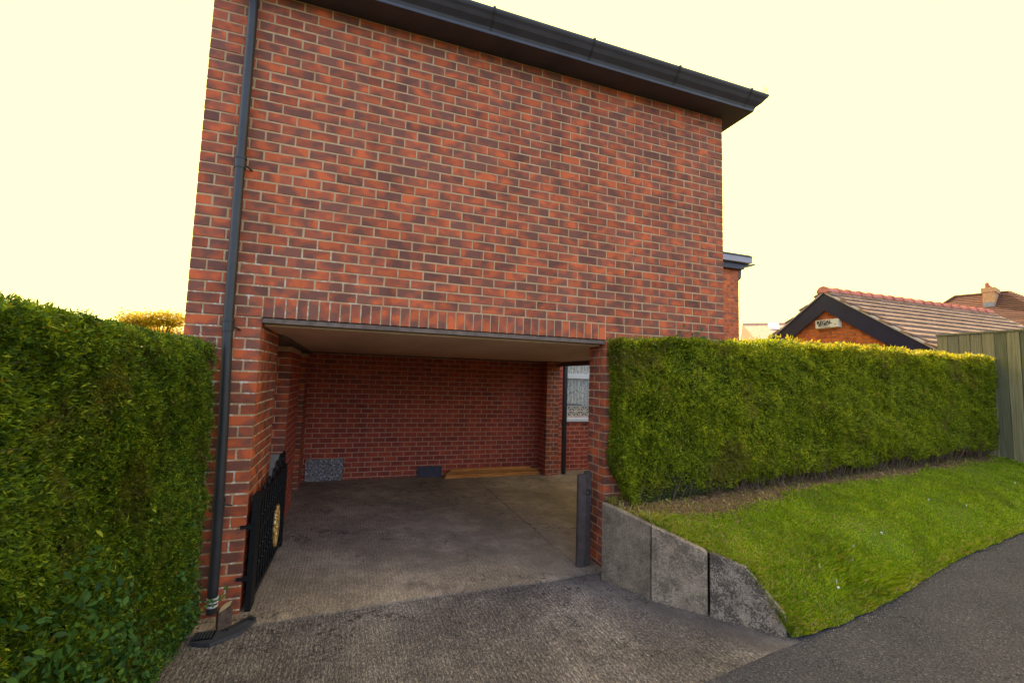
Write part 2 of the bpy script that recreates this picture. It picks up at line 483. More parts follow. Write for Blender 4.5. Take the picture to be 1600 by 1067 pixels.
def tile_mat(name, a, b, c3):
    t = NT(name, 0.8, 0.2)
    r = t.rnd()
    c = t.ramp(r, [(0, a), (0.5, b), (1, c3)])
    c = t.mix(0.8, c, t.ramp(t.noise(9, 5, 0.65), [(0.3, (0.6, 0.6, 0.62)), (0.7, (1.3, 1.28, 1.25))]), 'MULTIPLY')
    t.col(c)
    t.bump(t.noise(70, 3), 0.4, 0.004)
    return t.done()
M_TILE = tile_mat('clay_roof_tile', (0.235, 0.140, 0.100), (0.28, 0.170, 0.122), (0.33, 0.205, 0.15))
M_RIDGE = tile_mat('red_ridge_tile', (0.46, 0.14, 0.10), (0.52, 0.17, 0.12), (0.58, 0.22, 0.16))
M_FARROOF = tile_mat('far_roof_tile', (0.085, 0.036, 0.024), (0.11, 0.046, 0.030), (0.14, 0.060, 0.038))
M_PINKROOF = tile_mat('pale_roof_tile', (0.40, 0.25, 0.18), (0.44, 0.28, 0.20), (0.48, 0.31, 0.23))
M_CHIM = tile_mat('chimney_brick', (0.40, 0.20, 0.10), (0.5, 0.25, 0.12), (0.55, 0.29, 0.15))

t = NT('fence_wood', 0.9, 0.15)
r = t.rnd()
gr = t.noise(7, 5, 0.65, t.mapv((9, 13, 0.25)))
c = t.ramp(gr, [(0.3, (0.105, 0.095, 0.055)), (0.5, (0.180, 0.160, 0.095)), (0.7, (0.27, 0.24, 0.15))])
c = t.mix(1.0, c, t.ramp(r, [(0, (0.60, 0.66, 0.55)), (0.5, (1, 1, 1)), (0.85, (1.3, 1.22, 1.05)), (1, (0.85, 0.95, 0.6))]), 'MULTIPLY')
alg = t.step(t.noise(3, 4, 0.6, t.mapv((2.5, 2.5, 0.5), loc=(4, 4, 4))), 0.58, 0.70)
c = t.mix(t.math('MULTIPLY', alg, 0.6), c, (0.13, 0.13, 0.02))
t.col(c)
t.bump(t.noise(9, 5, 0.7, t.mapv((12, 12, 0.7))), 0.6, 0.006)
M_FENCE = t.done()
t = NT('pine_plank', 0.6, 0.25)
r = t.rnd()
c = t.ramp(t.noise(6, 4, 0.6, t.mapv((0.7, 9, 9))), [(0.3, (0.40, 0.13, 0.03)), (0.55, (0.62, 0.25, 0.06)), (0.75, (0.72, 0.40, 0.17))])
t.col(t.mix(1.0, c, t.ramp(r, [(0, (0.55, 0.55, 0.55)), (1, (1.25, 1.2, 1.15))]), 'MULTIPLY'))
M_PINE = t.done()
t = NT('embossed_foil', 0.32, 0.5)
vor = t.n('ShaderNodeTexVoronoi', feature='F1'); vor.inputs['Scale'].default_value = 48
t.l(t.pos, vor.inputs['Vector'])
t.col(t.ramp(t.math('ADD', t.math('MULTIPLY', vor.outputs['Distance'], 0.6), t.math('MULTIPLY', t.noise(30, 3), 0.5)), [(0.25, (0.10, 0.10, 0.13)), (0.55, (0.30, 0.29, 0.33)), (0.75, (0.66, 0.64, 0.66))]))
t.b.inputs['Metallic'].default_value = 0.6
t.bump(vor.outputs['Distance'], 1.0, 0.02)
M_FOIL = t.done()
t = NT('gilt', 0.4, 0.5)
t.col(t.ramp(t.noise(60, 3, 0.6), [(0.38, (0.12, 0.03, 0.01)), (0.5, (0.62, 0.30, 0.04)), (0.62, (0.9, 0.72, 0.35))]))
t.b.inputs['Metallic'].default_value = 0.3
t.bump(t.noise(60, 3), 0.8, 0.008)
M_GILT = t.done()
t = NT('window_glass', 0.03, 0.5)
t.col((0.9, 0.93, 0.95))
tp = t.n('ShaderNodeBsdfTransparent')
ms = t.n('ShaderNodeMixShader'); ms.inputs[0].default_value = 0.14
t.l(tp.outputs[0], ms.inputs[1]); t.l(t.b.outputs[0], ms.inputs[2])
t.l(ms.outputs[0], t.t.nodes['Material Output'].inputs[0])
M_GLASS = t.done()
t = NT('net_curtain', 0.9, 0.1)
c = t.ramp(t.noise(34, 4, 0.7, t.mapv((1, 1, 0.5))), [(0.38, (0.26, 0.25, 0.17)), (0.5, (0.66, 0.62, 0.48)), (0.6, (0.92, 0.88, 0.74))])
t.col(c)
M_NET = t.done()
M_LATTICE = plain('reflected_screen_block', (0.80, 0.60, 0.34), 0.8, 0.1, 0.12, 20)  # colour of the screen blocks mirrored in the window
M_DARKROOM = plain('room_wall', (0.10, 0.09, 0.08), 0.9, 0.1, 0.1)
M_REDBAND = brick_mat('reflected_brick_strip', (0.45, 0.12, 0.05), (0.6, 0.2, 0.08), (0.7, 0.35, 0.15))  # orange brick mirrored in the window, put into a solid strip
M_STONE = plain('paving_slate', (0.075, 0.07, 0.09), 0.8, 0.2, 0.25, 12, 0.4)
M_BLOCKPALE = plain('pale_block', (0.30, 0.27, 0.23), 0.9, 0.1, 0.3, 20, 0.5)
M_PETAL = plain('daisy_petal', (0.8, 0.8, 0.76), 0.7, 0.2, 0.05)
M_DRYLEAF = plain('dry_leaf', (0.36, 0.25, 0.14), 0.8, 0.2, 0.3, 40)
M_TAPE = plain('silver_tape', (0.6, 0.6, 0.62), 0.3, 0.5, 0.2, 30, 0.3)

# ------------------------------------------------------------------ the setting: ground, road, drive
def road_z(x): return 0.04 * max(0.0, x - 4.4) if x < 60 else 2.2
g = MB()
xs = [-400, -60, -8, 0, 3.4, 4.4, 6, 9, 14, 24, 60, 400]
ys = [-400, -60, -12, -1.2, 12, 60, 400]
vs_ = [(x, y, road_z(x) - 0.06) for y in ys for x in xs]
n = len(xs)
g.add(vs_, [(j * n + i, j * n + i + 1, (j + 1) * n + i + 1, (j + 1) * n + i) for j in range(len(ys) - 1) for i in range(n - 1)])
setp(g.build('ground', plain('rough_ground', (0.07, 0.085, 0.03), 0.95, 0.1, 0.4, 3, 0.5)), kind='structure')

EDGE = [(-60, -1.78), (0.0, -1.75), (2.0, -1.74), (3.43, -1.68), (4.1, -1.56), (4.45, -1.535), (4.85, -1.525), (5.76, -1.40), (6.6, -1.22), (7.4, -1.07), (9.2, -0.86), (11, -0.74), (13.5, -0.65), (60, 0.5)]
def edge_y(x):
    for (a, ya), (b, yb) in zip(EDGE, EDGE[1:]):
        if a <= x <= b: return ya + (yb - ya) * (x - a) / (b - a)
    return EDGE[-1][1]
g = MB()
xs = [-60, -20, -8, -3] + [i * 0.1 for i in range(-10, 140)] + [16, 20, 30, 60]
vs_ = []
for x in xs:
    y = edge_y(x) + 0.05
    for yy in (y, y - 0.6, y - 2, y - 5, y - 10): vs_.append((x, yy, road_z(x) + 0.001))
g.add(vs_, [(i * 5 + j, i * 5 + 5 + j, i * 5 + 6 + j, i * 5 + 1 + j) for i in range(len(xs) - 1) for j in range(4)])
setp(g.build('road', M_ASPHALT), kind='structure')

# three poured slabs: apron outside the joint, two bays inside
def slab_sheet(name, x0f, x1f, y0f, y1f, z, mat, nx=40, ny=40, seed=0):
    g = MB()
    vs_ = []
    for j in range(ny + 1):
        tt = j / ny
        for i in range(nx + 1):
            s = i / nx
            y = y0f(s) * (1 - tt) + y1f(s) * tt
            x = x0f(tt) * (1 - s) + x1f(tt) * s
            zz = z + 0.004 * noise.noise(Vector((x * 0.9 + seed, y * 0.9, 0)))
            vs_.append((x, y, zz))
    f = [(j * (nx + 1) + i, j * (nx + 1) + i + 1, (j + 1) * (nx + 1) + i + 1, (j + 1) * (nx + 1) + i) for j in range(ny) for i in range(nx)]
    b = len(vs_)
    rim = [i for i in range(nx + 1)] + [j * (nx + 1) + nx for j in range(1, ny + 1)] + [ny * (nx + 1) + i for i in range(nx - 1, -1, -1)] + [j * (nx + 1) for j in range(ny - 1, 0, -1)]
    for q in rim: vs_.append((vs_[q][0], vs_[q][1], z - 0.1))
    m_ = len(rim)
    for k in range(m_): f.append((rim[k], b + k, b + (k + 1) % m_, rim[(k + 1) % m_]))
    g.add(vs_, f)
    return setp(g.build(name, mat, smooth=True), kind='structure')
def wob(a, y, s): return a + s * noise.noise(Vector((y * 2.1, a * 3, 1))) + s * 0.6 * noise.noise(Vector((y * 9, a * 3, 5)))
JY = -0.14
def jy(x): return float(np.interp(x, [0, 0.76, 1.8, 2.9, 3.45], [-0.24, -0.195, -0.12, -0.118, -0.075])) + wob(0, x, 0.018)
def slabline_x(y):   # drive side of the retaining slabs
    pts = [(-1.75, 4.9), (-1.47, 4.42), (-1.04, 4.08), (-0.68, 3.78), (-0.2, 3.58), (0.0, 3.70)]
    for (a, xa), (b, xb) in zip(pts, pts[1:]):
        if a <= y <= b: return xa + (xb - xa) * (y - a) / (b - a)
    return pts[-1][1] if y > 0 else pts[0][1]
slab_sheet('drive_apron', lambda t_: 0.0, lambda t_: slabline_x(-1.66 + t_ * 1.5) + 0.04 if t_ > 0.02 else 4.3, lambda s: edge_y(s * 4.3) + 0.02 * noise.noise(Vector((s * 30, 0, 0))), lambda s: jy(s * 3.62) - 0.009, 0.004, M_APRON, 60, 30)
slab_sheet('carport_floor', lambda t_: 0.0, lambda t_: wob(3.495, t_ * 4.7, 0.010) - 0.006, lambda s: jy(s * 3.495) + 0.009, lambda s: 4.56, 0.011, M_DRIVE, 50, 50, 5)
slab_sheet('carport_floor', lambda t_: wob(3.495, t_ * 4.7, 0.010) + 0.006, lambda t_: 3.66 + min(1, t_ * 25) * 3.8, lambda s: jy(3.495 + s * 0.165) + 0.009, lambda s: 4.56, 0.008, M_DRIVE, 30, 50, 9)

# lawn: a Coons patch between the retaining slabs, the road edge and the hedge foot
Bc = [(4.43, -1.49, 0.02), (4.85, -1.50, 0.035), (5.76, -1.38, 0.07), (6.6, -1.20, 0.10), (7.4, -1.05, 0.135), (9.2, -0.84, 0.21), (11, -0.72, 0.28), (13.6, -0.63, 0.39)]
Tc = [(3.72, -0.02, 0.69), (5.0, 0.25, 0.70), (6.6, 0.60, 0.74), (9, 1.05, 0.78), (13.6, 1.9, 0.84)]
Lc = [(4.43, -1.49, 0.02), (4.34, -1.36, 0.24), (4.25, -1.24, 0.43), (4.11, -1.02, 0.49), (3.83, -0.66, 0.61), (3.66, -0.22, 0.68), (3.72, -0.02, 0.69)]
Rc = [(13.6, -0.63, 0.39), (13.6, 0.3, 0.66), (13.6, 1.9, 0.84)]
def curve(pts, u):
    P = [Vector(p) for p in pts]
    d = [0]
    for a, b in zip(P, P[1:]): d.append(d[-1] + (b - a).length)
    L = u * d[-1]
    for i in range(len(P) - 1):
        if L <= d[i + 1] + 1e-9: return P[i].lerp(P[i + 1], (L - d[i]) / (d[i + 1] - d[i]))
    return P[-1]
def lawn_p(s, t_):
    b, tt, l, r = curve(Bc, s), curve(Tc, s), curve(Lc, t_), curve(Rc, t_)
    c00, c10, c01, c11 = Vector(Bc[0]), Vector(Bc[-1]), Vector(Tc[0]), Vector(Tc[-1])
    p = b * (1 - t_) + tt * t_ + l * (1 - s) + r * s - (c00 * (1 - s) * (1 - t_) + c10 * s * (1 - t_) + c01 * (1 - s) * t_ + c11 * s * t_)
    w_ = min(1, 6 * t_, 6 * (1 - t_)) * min(1, 8 * s + 0.1)
    # the bank falls mostly close to the road
    p.y += 0.022 * max(0, 1 - t_ * 8) * noise.noise(Vector((p.x * 5.1, 7, 0)))
    p.z += w_ * 0.022 * noise.noise(Vector((p.x * 1.3, p.y * 1.7, 0)))
    return p
NX, NY = 160, 40
grid = [[lawn_p((i / NX) ** 1.25, j / NY) for i in range(NX + 1)] for j in range(NY + 1)]
g = MB()
vs_ = [grid[j][i] for j in range(NY + 1) for i in range(NX + 1)]
f = [(j * (NX + 1) + i, j * (NX + 1) + i + 1, (j + 1) * (NX + 1) + i + 1, (j + 1) * (NX + 1) + i) for j in range(NY) for i in range(NX)]
g.add(vs_, f)
lawn = g.build('lawn', M_TURF, smooth=True)
setp(lawn, kind='structure')
def bare_w(x): return 0.07 + 0.25 * np.exp(-((x - 4.6) / 1.4) ** 2)
def dryness(s, t_, p):
    d = max(0.0, min(1.0, (bare_w(p.x) + 0.14 - (-0.30 + (p.x - 3.9) * 0.125 - p.y)) / 0.14))
    d += max(0.0, 0.55 - abs(s) * 9) * (t_ > 0.25)
    d += 0.9 * max(0, noise.noise(Vector((p.x * 2.1, p.y * 2.3, 3)))) * 0.8
    return max(0.0, min(1.0, d))
at = lawn.data.attributes.new('dry', 'FLOAT', 'POINT')
at.data.foreach_set('value', [dryness((i / NX) ** 1.25, j / NY, grid[j][i]) for j in range(NY + 1) for i in range(NX + 1)])

# ------------------------------------------------------------------ the house
B, C = 0.225, 0.0868
ZL = 58.5 * C
J = 0.0062           # half a joint
D = 4.55
XR = 23.5 * B
house = thing('brick_house', 'red and purple brick house with an open carport under its upper storey', 'house', (2.6, 0, 0))

class Brick:
    __slots__ = ('x', 'y', 'z', 'sx', 'sy', 'sz', 'ax', 'mat', 'a')
bricks = []
def add_brick(x0, x1, y0, y1, z0, z1, ax, mat):
    """ax: which face looks out: '-y', '+x', '-x'"""
    b = Brick()
    b.x, b.y, b.z = (x0 + x1) / 2, (y0 + y1) / 2, (z0 + z1) / 2
    b.sx, b.sy, b.sz = x1 - x0, y1 - y0, z1 - z0
    b.ax, b.mat = ax, mat
    b.a = 0
    bricks.append(b)

def joints(a, b, off):
    """joint positions of a course between a and b: stretchers with the first one cut at off"""
    out_ = [a]
    p = a + off if off > 0.02 else a + B
    while p < b - 0.05:
        out_.append(p); p += B
    out_.append(b)
    return out_

def course_front(x0, x1, y, z0, off, mat, depth=0.09, js=None):
    js = js or joints(x0, x1, off)
    for a, b in zip(js, js[1:]):
        l = a + (J if a > x0 + 1e-6 else 0); r = b - (J if b < x1 - 1e-6 else 0)
        add_brick(l, r, y, y + depth, z0 + J, z0 + C - J, '-y', mat)
def course_side(y0, y1, x, z0, off, mat, sgn, depth=0.09):
    js = joints(y0, y1, off)
    for a, b in zip(js, js[1:]):
        l = a + J; r = b - (J if b < y1 - 1e-6 else 0)
        if sgn > 0: add_brick(x - depth, x, l, r, z0 + J, z0 + C - J, '+x', mat)
        else: add_brick(x, x + depth, l, r, z0 + J, z0 + C - J, '-x', mat)

PX = 0.5265
for i in range(30):                                      # upper wall, thirty courses above the soldiers
    z0 = ZL - (i + 1) * C
    course_front(0, XR, 0, z0, B / 2 if i % 2 == 1 else B, 'f')
SX0, SX1 = PX, 16.5 * B
for i in range(30, 60):                                  # left pier
    z0 = ZL - (i + 1) * C
    if z0 < -0.1: break
    js = [0, B, 0.42, PX] if i % 2 == 0 else [0, B / 2, 1.5 * B, PX]
    top = i < 32
    for k, (a, b) in enumerate(zip(js, js[1:])):
        l = a + (J if a > 0 else 0); r = b - (J if (b < PX - 1e-6 or top) else 0)
        add_brick(l, r, 0, (0.215 if (i % 2 == 0 and k == 2) else 0.1025), z0 + J, z0 + C - J, '-y', 'f')
    # right-hand front wall
    course_front(SX1 + (J if top else 0), XR, 0, z0, B if i % 2 == 0 else B / 2, 'f', 0.1025 if i % 2 else 0.215)
    if not top:
        course_side(0.225 if i % 2 == 0 else 0.1125, 0.95, PX, z0, B, 'f', 1)
        course_side(0.225 if i % 2 == 0 else 0.1125, 0.337, SX1, z0, B, 'f', -1)
        # middle and rear piers on the left, seen end on
        for y0_, y1_ in ((2.0, 3.1), (3.9, 4.55)):
            js = [0.30, PX] if i % 2 == 0 else [0.30, 0.30 + 0.09, PX]
            if z0 + C > 2.18: continue
            for a, b in zip(js, js[1:]):
                add_brick(a + J, b - (J if b < PX - 1e-6 else 0), y0_, y0_ + 0.1025, z0 + J, z0 + C - J, '-y', 'f')
            course_side(y0_ + 0.1125, y1_, PX, z0, B if i % 2 == 0 else B / 2, 'i', 1)
        course_side(0.95, 2.0, 0.30, z0, B if i % 2 == 0 else B / 2, 'i', 1)
        course_side(3.1, 3.9, 0.30, z0, B if i % 2 == 0 else B / 2, 'i', 1)
        # back wall of the carport
        js = joints(0.36, 4.915, 0.17 if i % 2 == 0 else 0.06)
        course_front(0.36, 4.915, D, z0, 0, 'i', 0.09, js)
        # pier on the right of it
        js = [4.91, 4.91 + 0.11, 5.187] if i % 2 == 0 else [4.91, 4.91 + 0.17, 5.187]
        for a, b in zip(js, js[1:]):
            add_brick(a + (J if a > 4.92 else 0), b - (J if b < 5.18 else 0), 4.16, 4.16 + 0.1025, z0 + J, z0 + C - J, '-y', 'p')
        course_side(4.27, D, 4.91, z0, B, 'i', -1)
# wall of the rear wing, with its window
for i in range(3, 60):
    z0 = ZL - (i + 1) * C
    if z0 < -0.1: break
    if 2.35 > z0 + C / 2 > 1.06:
        course_front(5.19, 5.45, D, z0, B if i % 2 else B / 2, 'i')
        course_front(6.95, 10.28, D, z0, B if i % 2 else B / 2, 'e')
    elif z0 < 1.2:
        course_front(5.19, 10.28, D, z0, B if i % 2 else B / 2, 'i' if z0 < 2.3 else 'e')
    else:
        course_front(XR + 0.01, 10.28, D, z0, B if i % 2 else B / 2, 'e')
# soldier bricks
nS = 38
pitch = (SX1 - SX0) / nS
soldiers = [(SX0 + k * pitch, SX0 + (k + 1) * pitch) for k in range(nS)]
zs0, zs1 = ZL - 32 * C, ZL - 30 * C

MATS = {'f': M_BRICK, 'i': M_BRICK_IN, 'e': M_BRICK_EXT, 'p': M_BRICK}
def brick_geo(sx, sy, sz, ax, jit=0.0):
    """box with the visible face's edges worn back; 12 verts"""
    c = 0.0035
    hx, hy, hz = sx / 2, sy / 2, sz / 2
    j = lambda: R.uniform(-jit, jit)
    if ax == '-y': F = lambda u, v, d: (u, -hy + d, v); hu = hx; dd = sy
    elif ax == '+x': F = lambda u, v, d: (hx - d, u, v); hu = hy; dd = sx
    else: F = lambda u, v, d: (-hx + d, -u, v); hu = hy; dd = sx
    o0 = j()
    q = [(-hu, -hz), (hu, -hz), (hu, hz), (-hu, hz)]
    vs_ = [F(u * (1 - c / hu) + j(), v * (1 - c / hz) + j() * 0.6, o0 + j() * 0.5) for u, v in q]
    vs_ += [F(u, v, c + o0) for u, v in q] + [F(u, v, dd) for u, v in q]
    fs = [(0, 1, 2, 3)] + [(i, 4 + i, 4 + (i + 1) % 4, (i + 1) % 4) for i in range(4)] + [(4 + i, 8 + i, 8 + (i + 1) % 4, 4 + (i + 1) % 4) for i in range(4)] + [(11, 10, 9, 8)]
    return vs_, fs

for b in bricks:
    if b.ax == '-y':
        fx, fy = b.x, b.y - b.sy / 2
        x0_, y0_, z_ = proj((b.x - b.sx / 2, fy, b.z)); x1_, y1_, z1_ = proj((b.x + b.sx / 2, fy, b.z))
    else:
        fx = b.x + (b.sx / 2 if b.ax == '+x' else -b.sx / 2)
        x0_, y0_, z_ = proj((fx, b.y - b.sy / 2, b.z)); x1_, y1_, z1_ = proj((fx, b.y + b.sy / 2, b.z))
    h_ = 702 * b.sz / z_
    vis = -5 < x0_ < 1605 and -8 < y0_ < 1070
    hid = (x0_ < 338 and y0_ > 535) or (x1_ > 948 and y0_ > 525)      # behind the hedges
    if b.mat not in ('f',) or b.ax != '-y': hid = True
    b.a = abs(x1_ - x0_) * h_ if vis and not hid else 0
order = sorted(range(len(bricks)), key=lambda i: -bricks[i].a)
top300 = set(i for i in order[:300] if bricks[i].a > 0)
cache = {}
def own_brick(b, nm, parent):
    key = (round(b.sx, 3), round(b.sy, 3), round(b.sz, 3), b.ax, R.randrange(3))
    if key not in cache:
        v_, f_ = brick_geo(b.sx, b.sy, b.sz, b.ax, 0.0012)
        me = bpy.data.meshes.new(nm)
        me.from_pydata(v_, [], f_)
        me.materials.append(MATS[b.mat])
        cache[key] = me
    o = bpy.data.objects.new(nm, cache[key])
    COL.objects.link(o)
    o.parent = parent
    o.location = Vector((b.x + R.uniform(-.001, .001), b.y + R.uniform(-.0015, .001), b.z + R.uniform(-.0008, .0008))) - house.location
    o.rotation_euler = (R.uniform(-.004, .004), R.uniform(-.004, .004), R.uniform(-.004, .004))
    return o
for i in sorted(top300): own_brick(bricks[i], 'brick', house)
for a, b in soldiers:
    q = Brick(); q.x = (a + b) / 2; q.y = 0.05; q.z = (zs0 + zs1) / 2
    q.sx = b - a - 2 * J; q.sy = 0.1; q.sz = zs1 - zs0 - 2 * J; q.ax = '-y'; q.mat = 'f'
    own_brick(q, 'soldier_brick', house)
for mt, nm in (('f', 'facing_brickwork'), ('i', 'carport_brickwork'), ('e', 'rear_wing_brickwork'), ('p', 'rear_pier_brickwork')):
    V_, F_, A_ = [], [], []
    for i, b in enumerate(bricks):
        if i in top300 or b.mat != mt: continue
        v_, f_ = brick_geo(b.sx, b.sy, b.sz, b.ax, 0.0014)
        o = len(V_)
        ox, oy, oz = b.x + R.uniform(-.001, .001), b.y + R.uniform(-.001, .001), b.z + R.uniform(-.0008, .0008)
        V_ += [(p_[0] + ox, p_[1] + oy, p_[2] + oz) for p_ in v_]
        F_ += [tuple(o + k_ for k_ in q_) for q_ in f_]
        A_ += [R.random()] * 12
    me = bpy.data.meshes.new(nm)
    me.from_pydata(V_, [], F_)
    at = me.attributes.new('rnd', 'FLOAT', 'POINT'); at.data.foreach_set('value', A_)
    me.materials.append(MATS[mt])
    o = link(nm, me, None, house)
    o['kind'] = 'stuff'
# second band of soldiers over the side window behind the hedge top
mb = MB()
RCS = 0.0038         # how far the mortar lies behind the brick faces
g = MB()
g.box(RCS, PX - RCS, RCS, 0.944, -0.05, zs0 + 0.004)                     # left pier
g.box(RCS, XR - RCS, RCS, 0.30, zs0 + 0.006, ZL)                          # upper front wall
g.box(RCS, XR - RCS, 0.302, 8.99, 2.31, ZL - 0.003)                       # upper storey
g.box(SX1 + RCS, XR - RCS, RCS, 0.33, -0.05, zs0 + 0.004)                 # right front wall
g.build('mortar_wall', M_MORTAR, house)
g = MB()
g.box(0.0, 0.295, 0.946, D + 0.2, -0.05, 2.30)
g.box(0.297, PX - RCS, 2.0 + RCS, 3.1 - RCS, 0.9, 2.18)
g.box(0.297, PX - RCS, 2.11, 3.1 - RCS, -0.05, 0.898)
g.box(0.297, PX - RCS, 3.9 + RCS, D + 0.1, -0.05, 2.18)
g.box(0.297, 5.448, D + RCS, 8.9, -0.05, 2.305)
g.box(4.91 + RCS, 5.187 - RCS, 4.16 + RCS, D + 0.003, -0.05, 2.25)
g.box(5.450, 6.948, D + RCS, 8.9, -0.05, 1.05)
g.build('inner_mortar_wall', M_MORTAR_IN, house)
g = MB()
g.box(6.950, 10.28 - RCS, D + RCS, 8.9, -0.05, 4.81)
g.box(XR + 0.002, 6.948, D + RCS, 8.9, 2.35, 4.81)
g.build('wing_mortar_wall', plain('wing_mortar', (0.40, 0.20, 0.12), 0.95, 0.1), house)

MB().box(PX + 0.002, SX1 - 0.002, 0.012, 0.12, 2.262, zs0 - 0.001).build('lintel', M_LINTEL, house)
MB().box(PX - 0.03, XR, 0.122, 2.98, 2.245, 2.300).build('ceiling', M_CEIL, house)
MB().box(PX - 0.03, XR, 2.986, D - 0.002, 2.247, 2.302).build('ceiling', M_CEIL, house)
g = MB()
g.box(0.302, PX + 0.035, 0.952, D - 0.004, 2.205, 2.243)                  # dark trim along the left wall head
g.box(PX + 0.035, 4.9, D - 0.03, D - 0.004, 2.225, 2.243)
g.box(XR - 0.06, XR, 0.34, D - 0.004, 2.16, 2.243)
g.build('ceiling_trim', M_LINTEL, house)
MB().box(0.304, PX - 0.004, 2.02, 3.08, 2.182, 2.203).build('pier_cap', M_LINTEL, house)
MB().box(0.304, PX - 0.004, 3.92, 4.5, 2.182, 2.203).build('pier_cap', M_LINTEL, house)
MB().cbox(0.31, 0.50, 1.93, 1.985, 0.0, 0.90).build('pale_panel', M_BLOCKPALE, house)

# eaves: soffit, ogee gutter, hipped roof
ov = 0.255
path = [(-0.012, 9.2), (-0.012, -ov), (5.509, -ov), (5.509, D - 0.2)]
def sweep(profile, name, mat):
    """profile: list of (out, z), swept with mitres along the eaves"""
    g = MB(); n_ = len(profile); vs_ = []
    cx = [(-0.1, 0), (-0.1, -1), (1, -1), (1, 0)]
    for (x, y), (dx, dy) in zip(path, cx):
        for o_, z in profile: vs_.append((x + dx * o_, y + dy * o_, z))
    fs = []
    for k in range(3):
        for i in range(n_ - 1):
            fs.append((k * n_ + i, k * n_ + i + 1, (k + 1) * n_ + i + 1, (k + 1) * n_ + i))
    g.add(vs_, fs)
    return g.build(name, mat, house)
zg = ZL + 0.005
prof = [(-0.012, zg), (0.0, zg - 0.002), (0.004, zg + 0.02), (0.016, zg + 0.045), (0.042, zg + 0.066), (0.062, zg + 0.082), (0.084, zg + 0.112), (0.104, zg + 0.132), (0.114, zg + 0.150), (0.118, zg + 0.166), (0.111, zg + 0.167), (0.108, zg + 0.155), (0.055, zg + 0.09), (0.008, zg + 0.07)]
gut = sweep(prof, 'gutter', M_SOFFIT)
g = MB()
g.box(-0.010, 5.507, -ov + 0.002, -0.001, ZL + 0.001, ZL + 0.03)
g.box(XR + 0.001, 5.507, 0.0, D - 0.2, ZL + 0.001, ZL + 0.03)
g.build('soffit', M_SOFFIT, house)
for x in (0.2, 1.25, 2.28, 3.32, 4.36, 5.36):
    q = MB()
    pp = [(x, -ov - o_ * 1.02 - 0.003, z) for o_, z in prof[2:10]]
    vs_ = [(p_[0] - 0.012, p_[1], p_[2]) for p_ in pp] + [(p_[0] + 0.012, p_[1], p_[2]) for p_ in pp]
    n_ = len(pp)
    q.add(vs_, [(i, i + 1, n_ + i + 1, n_ + i) for i in range(n_ - 1)])
    q.box(x - 0.012, x + 0.012, -ov - 0.124, -ov - 0.108, zg + 0.160, zg + 0.176)
    q.build('gutter_joint', M_BLACK, gut)
hk = [(5.56 + 0.028 * math.cos(a_), -0.37, zg + 0.205 + 0.028 * math.sin(a_)) for a_ in [i * 0.4 - 0.6 for i in range(11)]]
MB().tube([(5.54, -0.37, zg + 0.16), (5.545, -0.37, zg + 0.185)] + hk[::-1][:1] + hk[::-1][1:], 0.004, 6).build('wire_hook', M_BLACK, gut)
g = MB()
a_, b_, c_, d_ = (-0.014, -0.33, ZL + .16), (5.60, -0.33, ZL + .16), (5.60, 9.3, ZL + .16), (-0.014, 9.3, ZL + .16)
r1, r2 = (2.65, 2.6, ZL + 1.75), (2.65, 6.4, ZL + 1.75)
g.add([a_, b_, c_, d_, r1, r2], [(0, 1, 4), (1, 2, 5, 4), (2, 3, 5), (3, 0, 4, 5), (3, 2, 1, 0)])
g.build('roof', M_SLATE, house)
# wing roof edge seen over the hedge
fz = 4.80
g = MB().box(XR + 0.3, 10.50, D - 0.22, D + 0.2, fz + 0.13, fz + 0.29)
g.build('wing_fascia', M_FASCIA, house)
g = MB().box(XR + 0.3, 10.34, D - 0.12, D - 0.002, fz - 0.02, fz + 0.128)
g.box(XR + 0.3, 10.505, D - 0.235, D - 0.221, fz + 0.275, fz + 0.30)
g.prism([(10.28, D - 0.1, fz + 0.0), (10.42, D - 0.1, fz + 0.06), (10.72, D - 0.1, fz + 0.13), (10.72, D - 0.1, fz + 0.17), (10.5, D - 0.1, fz + 0.128), (10.28, D - 0.1, fz + 0.128)], (0, 0.3, 0))
g.prism([(10.285, D + 0.02, fz), (10.40, D + 0.02, fz), (10.38, D + 0.02, fz - 0.22), (10.285, D + 0.02, fz - 0.30)], (0, 0.08, 0))
g.build('wing_soffit', M_NAVY, house)
MB().box(XR + 0.05, 10.48, D - 0.2, 8.9, fz + 0.30, fz + 0.33).build('wing_roof', M_SLATE, house)

# downpipes
dpipe = MB()
pc = [(0.300, -0.068, 5.02), (0.300, -0.068, 3.52), (0.308, -0.068, 2.25), (0.333, -0.068, 1.5), (0.352, -0.068, 0.6), (0.358, -0.068, 0.07)]
dp_ = dpipe.tube(pc, 0.036, 20).build('downpipe', M_BLACK, house, True)
for (x, z) in ((0.300, 3.53), (0.309, 2.22), (0.347, 0.86)):
    MB().tube([(x, -0.068, z - 0.05), (x, -0.068, z + 0.03)], 0.041, 20).tube([(x, -0.068, z + 0.025), (x, -0.068, z + 0.045)], 0.0445, 20).tube([(x + 0.03, -0.05, z - 0.01), (x + 0.075, -0.004, z - 0.03)], 0.007, 8).build('pipe_collar', M_BLACK, dp_, True)
MB().tube([(0.358, -0.068, 0.12), (0.358, -0.068, 0.135)], 0.0385, 20).tube([(0.358, -0.068, 0.150), (0.358, -0.068, 0.160)], 0.0385, 20).tube([(0.358, -0.068, 0.175), (0.357, -0.07, 0.19)], 0.0385, 20).build('tape_band', M_TAPE, dp_, True)
MB().cbox(5.305, 5.385, 4.20, 4.27, 0.0, 2.24, 0.008).build('downpipe', M_BLACK, house)

